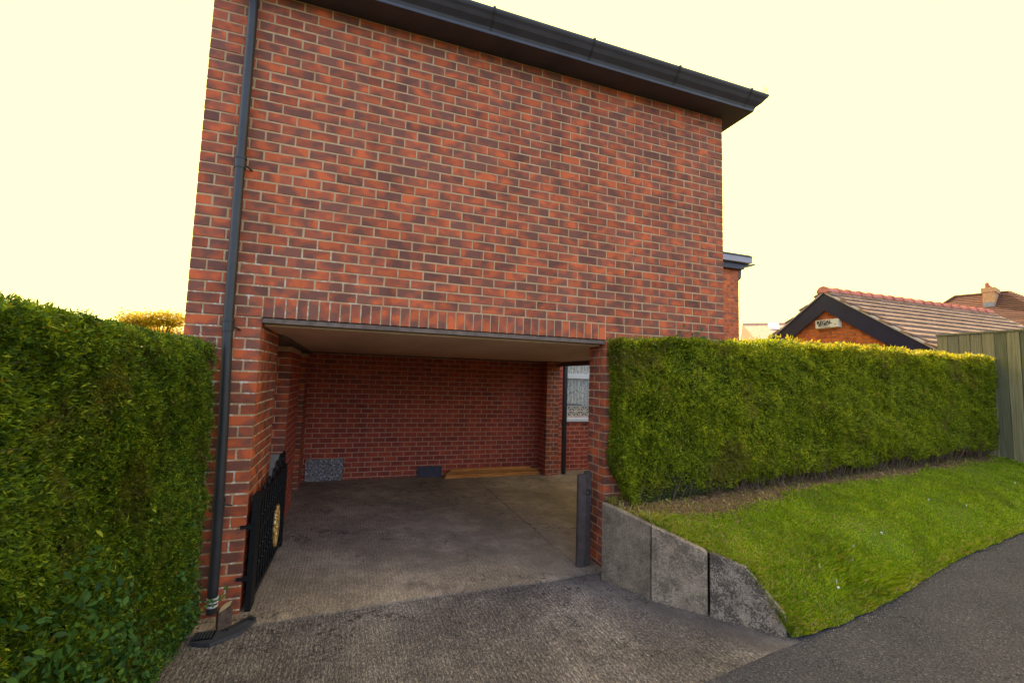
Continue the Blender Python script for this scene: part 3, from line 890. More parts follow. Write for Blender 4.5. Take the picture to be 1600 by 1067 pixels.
# window of the rear wing
win = MB()
wx0, wx1, wz0, wz1, wy = 5.45, 6.95, 1.05, 2.35, D + 0.01
win.cbox(wx0, wx0 + 0.055, wy, wy + 0.06, wz0, wz1).cbox(wx1 - 0.055, wx1, wy, wy + 0.06, wz0, wz1)
win.box(wx0 + 0.055, wx1 - 0.055, wy, wy + 0.06, wz0, wz0 + 0.05).box(wx0 + 0.055, wx1 - 0.055, wy, wy + 0.06, wz1 - 0.05, wz1)
win.box(wx0 + 0.055, wx1 - 0.055, wy - 0.01, wy + 0.06, 1.925, 2.03)
win.box(6.17, 6.23, wy, wy + 0.06, wz0 + 0.05, 1.925)
wf = win.build('window', M_WHITE, house)
MB().box(wx0 + 0.05, 6.172, wy + 0.025, wy + 0.031, wz0 + 0.04, 1.93).build('pane', M_GLASS, wf)
MB().box(6.228, wx1 - 0.05, wy + 0.025, wy + 0.031, wz0 + 0.04, 1.93).build('pane', M_GLASS, wf)
MB().box(wx0 + 0.05, wx1 - 0.05, wy + 0.025, wy + 0.031, 2.02, wz1 - 0.04).build('pane', M_GLASS, wf)
MB().cbox(wx0 - 0.01, wx1 + 0.01, wy - 0.05, wy + 0.01, wz0 - 0.03, wz0 + 0.03).build('sill', M_WHITE, wf)
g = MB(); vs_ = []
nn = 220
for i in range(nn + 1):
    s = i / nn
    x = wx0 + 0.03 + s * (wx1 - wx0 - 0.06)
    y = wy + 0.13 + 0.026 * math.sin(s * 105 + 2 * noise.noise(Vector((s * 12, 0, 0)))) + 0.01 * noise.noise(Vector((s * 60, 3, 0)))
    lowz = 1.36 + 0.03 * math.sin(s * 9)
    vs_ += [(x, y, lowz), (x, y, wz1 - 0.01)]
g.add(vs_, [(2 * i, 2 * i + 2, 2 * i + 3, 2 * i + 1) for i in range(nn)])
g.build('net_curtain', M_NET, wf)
g = MB()                                             # cream lattice added behind the glass, standing in for its reflection
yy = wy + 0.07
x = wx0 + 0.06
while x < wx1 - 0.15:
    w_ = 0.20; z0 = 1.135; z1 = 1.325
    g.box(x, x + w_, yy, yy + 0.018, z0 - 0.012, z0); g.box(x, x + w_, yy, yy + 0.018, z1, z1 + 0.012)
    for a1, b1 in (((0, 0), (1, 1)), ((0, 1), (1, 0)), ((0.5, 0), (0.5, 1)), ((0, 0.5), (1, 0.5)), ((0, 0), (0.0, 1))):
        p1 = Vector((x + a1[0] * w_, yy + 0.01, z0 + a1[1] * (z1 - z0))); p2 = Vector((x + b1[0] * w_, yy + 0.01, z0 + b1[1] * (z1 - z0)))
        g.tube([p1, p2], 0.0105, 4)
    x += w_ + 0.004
g.build('reflected_screen', M_LATTICE, wf)
MB().box(wx0 + 0.05, wx1 - 0.05, wy + 0.065, wy + 0.10, wz0 + 0.03, 1.12).build('reflected_brick_strip', M_REDBAND, wf)  # strip added behind the glass in place of reflected orange brick
MB().box(wx0, wx1, wy + 0.35, wy + 0.37, wz0, wz1).build('room_wall', M_DARKROOM, wf)

# ------------------------------------------------------------------ things by the pier
hinge = Vector((0.578, 0.015, 0))
gate = thing('iron_gate', 'black iron gate with a gilt roundel folded back against the left brick pier', 'gate', tuple(hinge))
far = Vector((0.612, 1.46, 0))
gu = (far - hinge).normalized(); gn = gu.cross(Vector((0, 0, 1)))
GM = Matrix(((gu.x, gn.x, 0, hinge.x), (gu.y, gn.y, 0, hinge.y), (0, 0, 1, 0), (0, 0, 0, 1)))
L = (far - hinge).length
def gtop(u): return 0.86 + 0.04 * max(0, (u - 0.5)) / 1.0
def gb(name, x0, x1, y0, y1, z0, z1): return MB().box(x0, x1, y0, y1, z0, z1, GM).build(name, M_IRON, gate)
gb('stile', 0, 0.14, -0.02, 0.02, 0.01, 0.895)
gb('stile', L - 0.075, L, -0.02, 0.02, 0.02, 0.88)
gb('rail', 0.077, L - 0.077, -0.015, 0.015, 0.06, 0.10)
gb('rail', 0.077, L - 0.077, -0.015, 0.015, 0.55, 0.58)
gb('rail', 0.077, L - 0.077, -0.015, 0.015, 0.82, 0.86)
gb('back_panel', 0.077, L - 0.077, -0.030, -0.018, 0.03, 0.85)
nb = 12
for i in range(nb):
    u = 0.13 + i * (L - 0.26) / (nb - 1)
    q = MB()
    pts = [GM @ Vector((u, 0.012, 0.09 + 0.73 * k_ / 10)) for k_ in range(11)]
    q.tube(pts, 0.008, 6)
    for zz in (0.3, 0.42, 0.68): q.tube([GM @ Vector((u, 0.012, zz - 0.014)), GM @ Vector((u, 0.012, zz)), GM @ Vector((u, 0.012, zz + 0.014))], [0.007, 0.016, 0.007], 8)
    q.build('bar', M_IRON, gate)
for cu, cz, rr_, dr in ((0.75, 0.91, 0.06, 1), (0.90, 0.945, 0.075, -1), (1.07, 0.965, 0.09, 1), (1.26, 0.965, 0.09, -1), (0.35, 0.88, 0.035, 1), (0.54, 0.89, 0.05, -1)):
    pts = []
    for k_ in range(26):
        a_ = k_ / 25 * 3.4 * math.pi
        r_ = rr_ * (1 - 0.7 * k_ / 25)
        pts.append(GM @ Vector((cu + dr * r_ * math.cos(a_), 0.0, cz + r_ * math.sin(a_) - 0.01)))
    MB().tube(pts, 0.0095, 6).build('scroll', M_IRON, gate)
g = MB()
cu, cz = 0.93, 0.375
pts = [GM @ Vector((cu + 0.095 * math.cos(a_), 0.024, cz + 0.19 * math.sin(a_))) for a_ in [k_ * math.pi / 16 for k_ in range(33)]]
g.tube(pts, 0.014, 8, False)
for k_ in range(8):
    a_ = k_ * math.pi / 4
    pts = [GM @ Vector((cu + 0.5 * r_ * math.cos(a_ + w_), 0.024, cz + r_ * math.sin(a_ + w_))) for r_, w_ in ((0.03, 0), (0.08, 0.25), (0.13, 0.1), (0.18, 0))]
    g.tube(pts, [0.014, 0.018, 0.018, 0.010], 8)
g.tube([GM @ Vector((cu, 0.012, cz)), GM @ Vector((cu, 0.045, cz))], 0.045, 14)
g.build('roundel', M_GILT, gate)
for z in (0.66, 0.27):
    MB().box(0.53, 0.582, -0.012, 0.014, z - 0.018, z + 0.018).box(0.49, 0.53, -0.014, -0.003, z - 0.012, z + 0.012).build('hinge', M_IRON, gate)

post = thing('gate_post', 'dark steel gate upright with a ring latch standing against the right brick pier', 'gate post', (3.54, 0.1, 0))
MB().cbox(3.472, 3.565, 0.085, 0.125, 0.006, 0.92, 0.005).build('upright', M_POST, post)
MB().cbox(3.567, 3.628, 0.098, 0.150, 0.02, 0.945, 0.005).build('edge_bar', M_POST, post)
MB().box(3.475, 3.56, 0.079, 0.084, 0.12, 0.86).build('face_strip', M_POST, post)
MB().tube([(3.585 + 0.026 * math.cos(a_), 0.088, 0.74 + 0.026 * math.sin(a_)) for a_ in [k_ * math.pi / 8 for k_ in range(17)]], 0.005, 6, False).build('ring_latch', M_IRON, post)

# drain at the foot of the downpipe
M_DRAIN = plain('drain_plastic', (0.045, 0.045, 0.055), 0.5, 0.5, 0.3, 20, 0.1)
M_SLOT = plain('drain_slot_shade', (0.004, 0.004, 0.004), 0.9, 0.1, 0.1)  # near-black, paints the shade inside the grate slots
dr = thing('drain_gully', 'black plastic drain surround with a slotted grate under the downpipe', 'drain', (0.45, -0.3, 0))
MB().prism([(0.31, -0.37, 0.012), (0.44, -0.42, 0.012), (0.60, -0.32, 0.012), (0.67, -0.16, 0.012), (0.62, -0.13, 0.012), (0.50, -0.27, 0.012), (0.335, -0.25, 0.012)], (0, 0, 0.022)).build('surround', M_DRAIN, dr)
MB().box(0.315, 0.44, -0.365, -0.262, 0.0345, 0.040).build('slot_shade_plate', M_SLOT, dr)  # solid plate under the slats, its black stands for shaded slots
for i in range(6):
    MB().box(0.322 + i * 0.0195, 0.332 + i * 0.0195, -0.358, -0.268, 0.0405, 0.047).build('grate_slat', M_DRAIN, dr)
MB().prism([(0.50, -0.27, 0.0342), (0.62, -0.13, 0.0342), (0.67, -0.16, 0.0342), (0.655, -0.18, 0.0342), (0.62, -0.165, 0.0342), (0.515, -0.285, 0.0342)], (0, 0, 0.014)).build('raised_lip', M_BLACK, dr)
blk = MB().cbox(-0.045, 0.045, -0.04, 0.04, 0, 0.125, 0.006, Matrix.Translation((0.472, -0.215, 0.035)) @ Matrix.Rotation(0.35, 4, 'Z')).build('brick_offcut', plain('stained_brick', (0.10, 0.065, 0.05), 0.9, 0.1, 0.4, 25, 0.5))
setp(blk, 'short brown brick offcut standing on end in the black drain surround', 'brick')
q = MB()
lf = [(-0.055, 0, 0), (-0.02, -0.020, 0.004), (0.02, -0.018, 0.006), (0.055, 0, 0.012), (0.02, 0.018, 0.014), (-0.02, 0.020, 0.010)]
Ml = Matrix.Translation((0.478, -0.222, 0.172)) @ Matrix.Rotation(0.9, 4, 'Z') @ Matrix.Rotation(-0.25, 4, 'Y')
q.add([Ml @ Vector(p_) for p_ in lf] + [Ml @ (Vector(p_) + Vector((0, 0, -0.002))) for p_ in lf], [(0, 1, 2, 3, 4, 5), (11, 10, 9, 8, 7, 6)] + [(i, 6 + i, 6 + (i + 1) % 6, (i + 1) % 6) for i in range(6)])
setp(q.build('fallen_leaf', M_DRYLEAF), 'pale dry leaf lying on the brick offcut by the drain', 'leaf')

# things along the back wall
pl = MB().cbox(0.57, 1.175, D - 0.055, D - 0.03, 0.012, 0.385, 0.004, None)
setp(pl.build('embossed_panel', M_FOIL), 'silver embossed panel leaning on the back wall at its left end', 'panel')
pl = MB().cbox(2.475, 2.935, D - 0.06, D - 0.025, 0.012, 0.20, 0.008)
setp(pl.build('slate_block', M_STONE), 'dark grey slab leaning on the back wall beside the planks', 'slab')
names = [('knotty pine plank at the bottom front of the pile, nearest the drive', 2.95, 4.86, 0.235, 0.010, 0.006),
         ('orange pine plank resting on the front plank of the pile', 2.98, 4.84, 0.228, 0.0395, -0.004),
         ('pale pine plank lying on the floor at the back of the pile', 3.0, 4.90, 0.105, 0.010, 0.003),
         ('darker pine plank in the middle of the pile with a knot near its left end', 2.96, 4.80, 0.210, 0.069, 0.006),
         ('long orange plank second from the top of the pile', 3.02, 4.88, 0.196, 0.0985, 0.000),
         ('topmost plank of the pile, pale edged and set back to the wall', 3.06, 4.68, 0.180, 0.128, 0.006)]
for lab, x0_, x1_, back, z_, tl in names:
    M_ = Matrix.Translation(((x0_ + x1_) / 2, D - back, z_ + 0.003)) @ Matrix.Rotation(tl * 1.5, 4, 'Z')
    L2 = (x1_ - x0_) / 2
    o = MB().cbox(-L2, L2, -0.055, 0.055, 0, 0.0270, 0.007, M_).build('pine_plank', M_PINE)
    setp(o, lab, 'plank', 'pine planks piled along the back wall')

# ------------------------------------------------------------------ retaining slabs
rw = thing('retaining_wall', 'low retaining wall of three upright concrete slabs between drive and lawn', 'retaining wall', (3.9, -0.8, 0))
def rslab(p0, p1, tops, mat, lab, sh=0.0):
    p0, p1 = Vector((*p0, 0)), Vector((*p1, 0))
    u = (p1 - p0).normalized(); nrm = Vector((-u.y, u.x, 0)); nrm = nrm if nrm.x > 0 else -nrm
    Ln = (p1 - p0).length
    c = 0.009
    outl = [(0, -0.04)] + [(a * Ln, z) for a, z in tops] + [(Ln, -0.04)]
    cen = Vector((Ln / 2, 0.25))
    fr, bk, ch = [], [], []
    for a, z in outl:
        d2 = (cen - Vector((a, z))).normalized() * c
        fr.append(p0 + u * (a + d2.x) + Vector((0, 0, z + d2.y)) + nrm * sh)
        ch.append(p0 + u * a + Vector((0, 0, z)) + nrm * (sh + c))
        bk.append(p0 + u * a + Vector((0, 0, z)) + nrm * (sh + 0.055))
    n_ = len(outl)
    g = MB()
    fs = [tuple(range(n_)), tuple(range(3 * n_ - 1, 2 * n_ - 1, -1))]
    for k_ in (0, 1):
        for i in range(n_): fs.append((k_ * n_ + i, k_ * n_ + n_ + i, k_ * n_ + n_ + (i + 1) % n_, k_ * n_ + (i + 1) % n_))
    g.add(fr + ch + bk, fs)
    o = g.build('concrete_slab', mat, rw)
    o['label'] = lab
    return o
rslab((3.577, -0.198), (3.778, -0.672), [(0, 0.71), (0.5, 0.672), (1, 0.632)], M_SLAB, 'plain grey slab next to the brick pier')
rslab((3.784, -0.684), (4.070, -1.030), [(0, 0.63), (0.4, 0.585), (0.97, 0.512), (1, 0.49)], M_SLAB2, 'paler middle slab', -0.012)
rslab((4.080, -1.044), (4.415, -1.462), [(0, 0.495), (0.03, 0.505), (0.48, 0.458), (0.62, 0.385), (0.98, 0.17), (1, 0.12)], M_SLAB3, 'end slab with a slanting top, black with lichen')

# ------------------------------------------------------------------ foliage
def fib(v): return v / np.maximum(1e-9, np.linalg.norm(v, axis=1, keepdims=True))
def nz(p, s, seed):
    q = p * s + seed
    return (np.sin(q[:, 0] * 1.7 + 1.3 * np.sin(q[:, 1] * 1.3)) + np.sin(q[:, 1] * 2.1 + q[:, 2] * 1.9 + 1.1) + np.sin(q[:, 2] * 2.7 + q[:, 0] * 1.1 + 2 * np.sin(q[:, 1] * 0.7))) / 3
def blades(P, Nn, per, ln, wd, spread, droop=0.0, curlup=0.0, hexa=False):
    """fans of small pointed blades leaving P along Nn"""
    n = len(P)
    P = np.repeat(P, per, 0); Nn = np.repeat(Nn, per, 0)
    dirs = fib(Nn + RN.normal(0, spread, (n * per, 3)) + np.array([0, 0, curlup - droop]))
    side = fib(np.cross(dirs, RN.normal(0, 1, (n * per, 3))))
    l = ln * RN.uniform(0.55, 1.25, (n * per, 1)); w_ = wd * RN.uniform(0.7, 1.3, (n * per, 1))
    a = P + RN.normal(0, ln * 0.25, (n * per, 3))
    b = a + dirs * l * 0.45 + side * w_ * 0.5
    c = a + dirs * l
    d = a + dirs * l * 0.45 - side * w_ * 0.5
    return np.stack([a, b, c, d], 1)
def ovals(P, Nn, ln, wd, spread):
    n = len(P)
    dirs = fib(np.cross(Nn, RN.normal(0, 1, (n, 3))) + Nn * 0.35)
    nn = fib(Nn + RN.normal(0, spread, (n, 3)))
    side = fib(np.cross(dirs, nn))
    l = ln * RN.uniform(0.6, 1.25, (n, 1)); w_ = wd * RN.uniform(0.8, 1.2, (n, 1)) * l / ln
    pts = [(0, 0), (0.25, 0.42), (0.62, 0.46), (1, 0), (0.62, -0.46), (0.25, -0.42)]
    lift = np.cross(side, dirs)
    return np.stack([P + dirs * l * u + side * w_ * v + lift * l * (0.12 * abs(v) / 0.46) for u, v in pts], 1)

# ---- left hedge
HX, HY0, HY1, HZ = 0.262, -3.1, -0.19, 2.065
hl = thing('clipped_hedge', 'tall clipped conifer hedge mixed with privet at the left of the drive', 'hedge', (-0.2, -1.6, 0))
MB().box(-0.62, HX - 0.075, HY0 + 0.1, HY1 - 0.08, -0.05, HZ - 0.09).build('hedge_core', M_CORE, hl)
def left_pts(n_face, n_top, n_end):
    # front face x=HX
    y = HY0 + (HY1 - HY0) * RN.uniform(0, 1, n_face); z = RN.uniform(0.03, HZ, n_face)
    P = np.stack([np.full(n_face, HX), y, z], 1); N = np.tile([1.0, 0, 0.1], (n_face, 1))
    P[:, 0] += 0.042 * nz(P, 3.0, 0.3) + 0.028 * nz(P, 9, 2) + 0.016 * nz(P, 23, 5) - RN.exponential(0.028, n_face)
    P[:, 0] -= np.clip((z - (HZ - 0.12)) / 0.12, 0, 1) ** 2 * 0.06
    P[:, 0] -= np.clip((0.35 - z) / 0.35, 0, 1) * 0.05
    x = RN.uniform(-0.65, HX, n_top); y = RN.uniform(HY0, HY1, n_top)
    P2 = np.stack([x, y, np.full(n_top, HZ)], 1); N2 = np.tile([0.1, 0, 1.0], (n_top, 1))
    P2[:, 2] += 0.03 * nz(P2, 3.5, 5) + 0.02 * nz(P2, 11, 1) - RN.exponential(0.02, n_top)
    P2[:, 2] -= 0.05 * np.clip((x - HX + 0.12) / 0.12, 0, 1) ** 2
    x = RN.uniform(-0.65, HX + 0.02, n_end); z = RN.uniform(0.03, HZ, n_end)
    P3 = np.stack([x, np.full(n_end, HY1), z], 1); N3 = np.tile([0.1, 1.0, 0.1], (n_end, 1))
    P3[:, 1] += 0.03 * nz(P3, 4, 7) + 0.02 * nz(P3, 10, 4) - RN.exponential(0.03, n_end)
    return np.concatenate([P, P2, P3]), np.concatenate([N, N2, N3])
P, N = left_pts(64000, 12000, 11000)
dist = np.linalg.norm(P - np.array(CAM), axis=1)
keep = (P[:, 1] > -2.75) | (RN.uniform(0, 1, len(P)) < 0.5)
P, N = P[keep], N[keep]
# tufts point sideways and up in drifts
drift = np.stack([np.zeros(len(P)), nz(P, 2.3, 9), 0.5 * nz(P, 3.1, 4)], 1)
Q = blades(P, N * 0.6 + drift, 5, 0.0215, 0.0068, 0.75, 0.05, 0.1)
r = RN.uniform(0, 1, len(Q) // 5).repeat(5) * 0.85 + RN.uniform(0, 0.15, len(Q))
r = np.where(r > 0.93, np.where(RN.uniform(0, 1, len(r)) < 0.6, r - 0.2, r), r)
me = np_mesh('foliage', Q, 4, M_HEDGE, {'rnd': r})
o = link('foliage', me, None, hl); o['kind'] = 'stuff'
# privet mixed in low down and at the house end
n = 12000
y = RN.uniform(-2.3, HY1 + 0.02, n); z = RN.uniform(0.04, 1.2, n)
dens = np.clip(1.05 - z / (0.50 + 0.15 * np.sin(y * 3) + 0.7 * np.clip(-y - 1.0, 0, 1)), 0, 1) + 0.25 * (y > -0.75) * np.clip(1.2 - z, 0, 1) + 0.02
kp = RN.uniform(0, 1, n) < dens
P = np.stack([HX + 0.025 + 0.035 * nz(np.stack([y * 0, y, z], 1), 3, 0.3) + RN.normal(0, 0.02, n), y, z], 1)[kp]
P[:, 0] -= np.clip((0.35 - P[:, 2]) / 0.35, 0, 1) * 0.04
Q = ovals(P, np.tile([1.0, 0, 0.35], (len(P), 1)), (0.029 + 0.012 * np.clip(-P[:, 1] - 1.0, 0, 1))[:, None], 0.017, 0.7)
o = link('privet_leaves', np_mesh('privet_leaves', Q, 6, M_PRIVET, {'rnd': RN.uniform(0, 1, len(Q))}), None, hl); o['kind'] = 'stuff'
g = MB()
for i in range(26):
    y = R.uniform(-2.0, -0.35); z = HZ + R.uniform(-0.02, 0.0)
    p0_ = Vector((HX - R.uniform(0.02, 0.2), y, z - 0.03)); d_ = Vector((R.uniform(-.5, .5), R.uniform(-.6, .6), 1)).normalized()
    g.tube([p0_, p0_ + d_ * R.uniform(0.03, 0.09)], 0.0016, 4)
for i in range(420):
    y = R.uniform(-2.6, -0.25); z = R.uniform(0.1, HZ - 0.05)
    p0_ = Vector((HX - R.uniform(0.03, 0.07), y, z)); d_ = Vector((R.uniform(0.5, 1.0), R.uniform(-.7, .7), R.uniform(-.5, .7))).normalized()
    g.tube([p0_, p0_ + d_ * R.uniform(0.04, 0.085)], 0.0013, 4)
for i in range(3):
    p0_ = Vector((HX - 0.06, -1.35 + 0.05 * i, HZ - 0.02))
    pts = [p0_ + Vector((0, -0.05 * k_ + 0.02 * i, 0.03 * k_ - 0.003 * k_ * k_)) for k_ in range(5)]
    g.tube(pts, 0.0014, 4)
o = g.build('twigs', M_TWIG, hl); o['kind'] = 'stuff'

# a privet sprig reaching over the downpipe
sp = thing('privet_sprig', 'small green leafy sprig poking out in front of the black downpipe', 'plant', (0.36, -0.15, 0.2))
pts = [Vector((0.33, -0.2, 0.14)) + Vector((0.12, 0.05, 0.12)) * (k_ / 6) + Vector((0, 0, 0.02 * math.sin(k_))) for k_ in range(7)]
MB().tube(pts, 0.002, 5).build('stem', M_TWIG, sp)
P = np.array([list(p_ + Vector((R.uniform(-.012, .012), R.uniform(-.01, .01), R.uniform(-.01, .014)))) for p_ in pts for _ in range(3)])
link('leaves', np_mesh('leaves', ovals(P, np.tile([0.3, -1.0, 0.5], (len(P), 1)), 0.032, 0.018, 0.5), 6, M_PRIVET, {'rnd': RN.uniform(0.6, 1, len(P))}), None, sp)

# ---- right hedge
hr = thing('long_hedge', 'long clipped green hedge with golden sunlit top above the lawn', 'hedge', (8, 0.8, 0.7))
X0, X1 = 3.72, 12.36
def hf_y(x): return -0.30 + (x - 3.9) * 0.125
def hz0(x): return 0.66 + (x - 3.9) * 0.018
def hz1(x): return 2.30 + np.minimum(x - 3.9, 2.0) * 0.045 + np.maximum(x - 5.9, 0) * 0.016
def hthk(x): return np.where(x < 5.35, 0.27, 0.85)
segs = np.linspace(X0 + 0.20, X1 - 0.08, 30)
g = MB()
for a, b in zip(segs, segs[1:]):
    xm = (a + b) / 2
    th = float(hthk(np.array([xm]))[0])
    g.box(a, b, hf_y(xm) + 0.09, hf_y(xm) + 0.09 + max(0.08, th - 0.12) if xm > 5.3 else -0.012, hz0(xm) + (0.02 if xm < 5.4 else 0.2), float(hz1(xm)) - 0.10)
g.build('hedge_core', M_CORE, hr)
def right_pts(nf, ntp, ne):
    u = RN.uniform(0, 1, nf); x = X0 + (X1 - X0) * u ** 1.15
    z = hz0(x) + 0.02 + (hz1(x) - hz0(x)) * RN.uniform(0, 1, nf)
    P = np.stack([x, hf_y(x), z], 1)
    bulge = 0.05 * nz(P, 1.8, 2.2) + 0.03 * nz(P, 5.5, 0.7) + 0.02 * nz(P, 12, 3)
    P[:, 1] -= bulge - RN.exponential(0.035, nf)
    P[:, 1] += np.clip((0.28 - (z - hz0(x))) / 0.28, 0, 1) * 0.10
    P[:, 1] += np.clip((z - hz1(x) + 0.12) / 0.12, 0, 1) ** 2 * 0.08
    foot = 0.10 * np.clip((x - 5.2) / 0.5, 0.35, 1) * (1 + 0.9 * nz(P * [1, 0, 0], 3.1, 6)) + 0.05 * nz(P * [1, 0, 0], 9.1, 2)
    kp = ((z - hz0(x)) > foot) & (x > 3.72 + np.clip(1.05 - z, 0, 1) * 0.45 + 0.03 * nz(P, 7, 2))
    N = np.tile([0.1, -1.0, 0.15], (nf, 1))
    P, N = P[kp], N[kp]
    x = X0 + (X1 - X0) * RN.uniform(0, 1, ntp); y = hf_y(x) + hthk(x) * RN.uniform(0, 1, ntp)
    P2 = np.stack([x, y, hz1(x)], 1)
    P2[:, 2] += 0.045 * nz(P2, 2.6, 8) + 0.03 * nz(P2, 8, 2) - RN.exponential(0.02, ntp)
    P2 = P2[(P2[:, 0] > 5.32) | (P2[:, 1] < -0.03)]
    N2 = np.tile([0, -0.15, 1.0], (len(P2), 1))
    y = hf_y(X0) + 0.02 + 0.27 * RN.uniform(0, 1, ne); z = 0.7 + 1.6 * RN.uniform(0, 1, ne)
    P3 = np.stack([np.full(ne, X0 + 0.02), y, z], 1); P3[:, 0] -= 0.04 * nz(P3, 4, 1) - RN.exponential(0.03, ne); P3[:, 0] += np.clip(1.05 - z, 0, 1) * 0.45
    N3 = np.tile([-1.0, -0.3, 0.1], (ne, 1))
    y = hf_y(X1) + 0.85 * RN.uniform(0, 1, ne); z = 0.85 + 1.65 * RN.uniform(0, 1, ne)
    P4 = np.stack([np.full(ne, X1), y, z], 1); P4[:, 0] += 0.04 * nz(P4, 4, 1) - RN.exponential(0.03, ne)
    N4 = np.tile([1.0, -0.3, 0.1], (ne, 1))
    return np.concatenate([P, P2, P3, P4]), np.concatenate([N, N2, N3, N4])
P, N = right_pts(84000, 20000, 6000)
P = P[(P[:, 1] < -0.01) | (P[:, 0] > 5.33)]; N = np.tile([0.0, -0.9, 0.35], (len(P), 1))
drift = np.stack([nz(P, 2.3, 9), np.zeros(len(P)), 0.7 * nz(P, 3.1, 4)], 1)
Q = blades(P, N * 0.6 + drift * 0.8, 4, 0.029, 0.0115, 0.8, 0.0, 0.1)
r = RN.uniform(0, 1, len(Q) // 4).repeat(4) * 0.85 + RN.uniform(0, 0.15, len(Q))
r = np.where(r > 0.93, np.where(RN.uniform(0, 1, len(r)) < 0.5, r - 0.2, r), r)
o = link('foliage', np_mesh('foliage', Q, 4, M_HEDGE_R, {'rnd': r}), None, hr); o['kind'] = 'stuff'
n = 3200  # young tips whose gold also paints the sun on the hedge top
x = 5.4 + (X1 - 5.4) * RN.uniform(0, 1, n) ** 0.9; y = hf_y(x) + 0.85 * RN.uniform(0, 1, n) ** 1.4 - 0.02
P = np.stack([x, y, hz1(x) + 0.02], 1); P[:, 2] += 0.045 * nz(P, 2.6, 8) + 0.03 * nz(P, 8, 2)
kp = RN.uniform(0, 1, n) < np.clip((x - 5.9) / 1.5, 0.08, 1)
P = P[kp]
Q = blades(P, np.tile([0, -0.2, 1.0], (len(P), 1)), 4, 0.055, 0.020, 0.8)
o = link('sunlit_gold_tips', np_mesh('sunlit_gold_tips', Q, 4, M_TIPS, {'rnd': RN.uniform(0, 1, len(Q))}), None, hr); o['kind'] = 'stuff'
g = MB()
for i in range(260):                       # bare stems along the foot
    x = X0 + 0.2 + (X1 - X0 - 0.3) * R.random(); y = hf_y(x) + R.uniform(0.0, 0.14)
    p0_ = Vector((x, y + 0.05, hz0(x) - 0.03)); p1_ = p0_ + Vector((R.uniform(-.12, .12), R.uniform(-.1, .03), R.uniform(.12, .34)))
    g.tube([p0_, p0_.lerp(p1_, 0.5) + Vector((R.uniform(-.02, .02), 0, 0)), p1_], [0.006, 0.005, 0.002], 5)
o = g.build('bare_stems', M_TWIG, hr); o['kind'] = 'stuff'
# sprig standing up over the hedge top, by the soldier band
P = np.array([[4.45 + 0.03 * RN.randn() + 0.03 * k_, -0.16 + 0.02 * RN.randn(), 2.36 + 0.022 * (k_ % 6)] for k_ in range(14)])
q = thing('laurel_sprig', 'dark green leafy sprig standing above the hedge against the brick wall', 'plant', (4.5, -0.15, 2.3))
MB().tube([(4.42, -0.16, 2.2), (4.55, -0.16, 2.38), (4.68, -0.17, 2.46)], 0.003, 5).build('stem', M_TWIG, q)
link('leaves', np_mesh('leaves', ovals(P, np.tile([0.2, -1.0, 0.4], (len(P), 1)), 0.06, 0.03, 0.5), 6, M_PRIVET, {'rnd': RN.uniform(0.2, 0.8, len(P))}), None, q)

# ---- grass
def grass(n):
    s = RN.uniform(0, 1, n) ** 1.35; t_ = RN.uniform(0, 1, n)
    G = np.array([[list(p_) for p_ in row] for row in grid])      # NY+1, NX+1, 3
    fi = np.clip((s ** (1 / 1.25)) * NX, 0, NX - 1e-4); fj = np.clip(t_ * NY, 0, NY - 1e-4)
    i, j = fi.astype(int), fj.astype(int); a, b = (fi - i)[:, None], (fj - j)[:, None]
    P = G[j, i] * (1 - a) * (1 - b) + G[j, i + 1] * a * (1 - b) + G[j + 1, i] * (1 - a) * b + G[j + 1, i + 1] * a * b
    return s, t_, P
s, t_, P = grass(210000)
bare = np.clip((bare_w(P[:, 0]) + 0.10 + 0.07 * nz(P, 4.5, 1) - (hf_y(P[:, 0]) - P[:, 1])) / 0.16, 0, 1) * 0.96
kp = (RN.uniform(0, 1, len(s)) > bare)
s, t_, P = s[kp], t_[kp], P[kp]
n = len(P)
tuft = np.clip(nz(P, 2.2, 3) * 0.5 + 0.6, 0.2, 1.2) * (1 + 0.45 * np.clip(1 - t_ * 9, 0, 1) * RN.uniform(0, 2, n)) * (1 + 0.6 * np.clip(1 - s * 22, 0, 1))
tuft *= 1 + 0.8 * np.exp(-((P[:, 0] - 5.4) ** 2 + (P[:, 1] + 0.95) ** 2) / 0.12)
h = 0.036 * tuft * RN.uniform(0.5, 1.5, n)
lean = RN.normal(0, 0.55, (n, 2)); lean[:, 1] -= 0.35 * np.clip(1 - t_ * 6, 0, 1)
sd = RN.uniform(0, 2 * np.pi, n)
side = np.stack([np.cos(sd), np.sin(sd), 0 * sd], 1) * (0.0022 + 0.0010 * RN.uniform(0, 1, n))[:, None] * (1 + 0.12 * P[:, :1])
tip = P + np.stack([lean[:, 0] * h, lean[:, 1] * h, h], 1)
mid = P + np.stack([lean[:, 0] * h * 0.3, lean[:, 1] * h * 0.3, h * 0.55], 1)
P0 = P - np.array([0, 0, 0.004])
Q = np.stack([P0 - side, P0 + side, mid + side * 0.8, tip, mid - side * 0.8], 1)
dr_ = np.clip((t_ - 0.62) / 0.2, 0, 1) * 0.5 + 0.5 * np.clip(1 - s * 9, 0, 1) * (0.4 + t_) + 0.35 * np.clip(1 - t_ * 14, 0, 1)
r = np.where(RN.uniform(0, 1, n) < dr_ * 0.55 + 0.05, RN.uniform(0.9, 1, n), RN.uniform(0, 0.88, n))
me = np_mesh('grass', Q, 5, M_GRASS, {'rnd': r})
setp(link('grass', me), 'short green grass with straw coloured patches on the lawn bank', 'grass', kind='stuff')
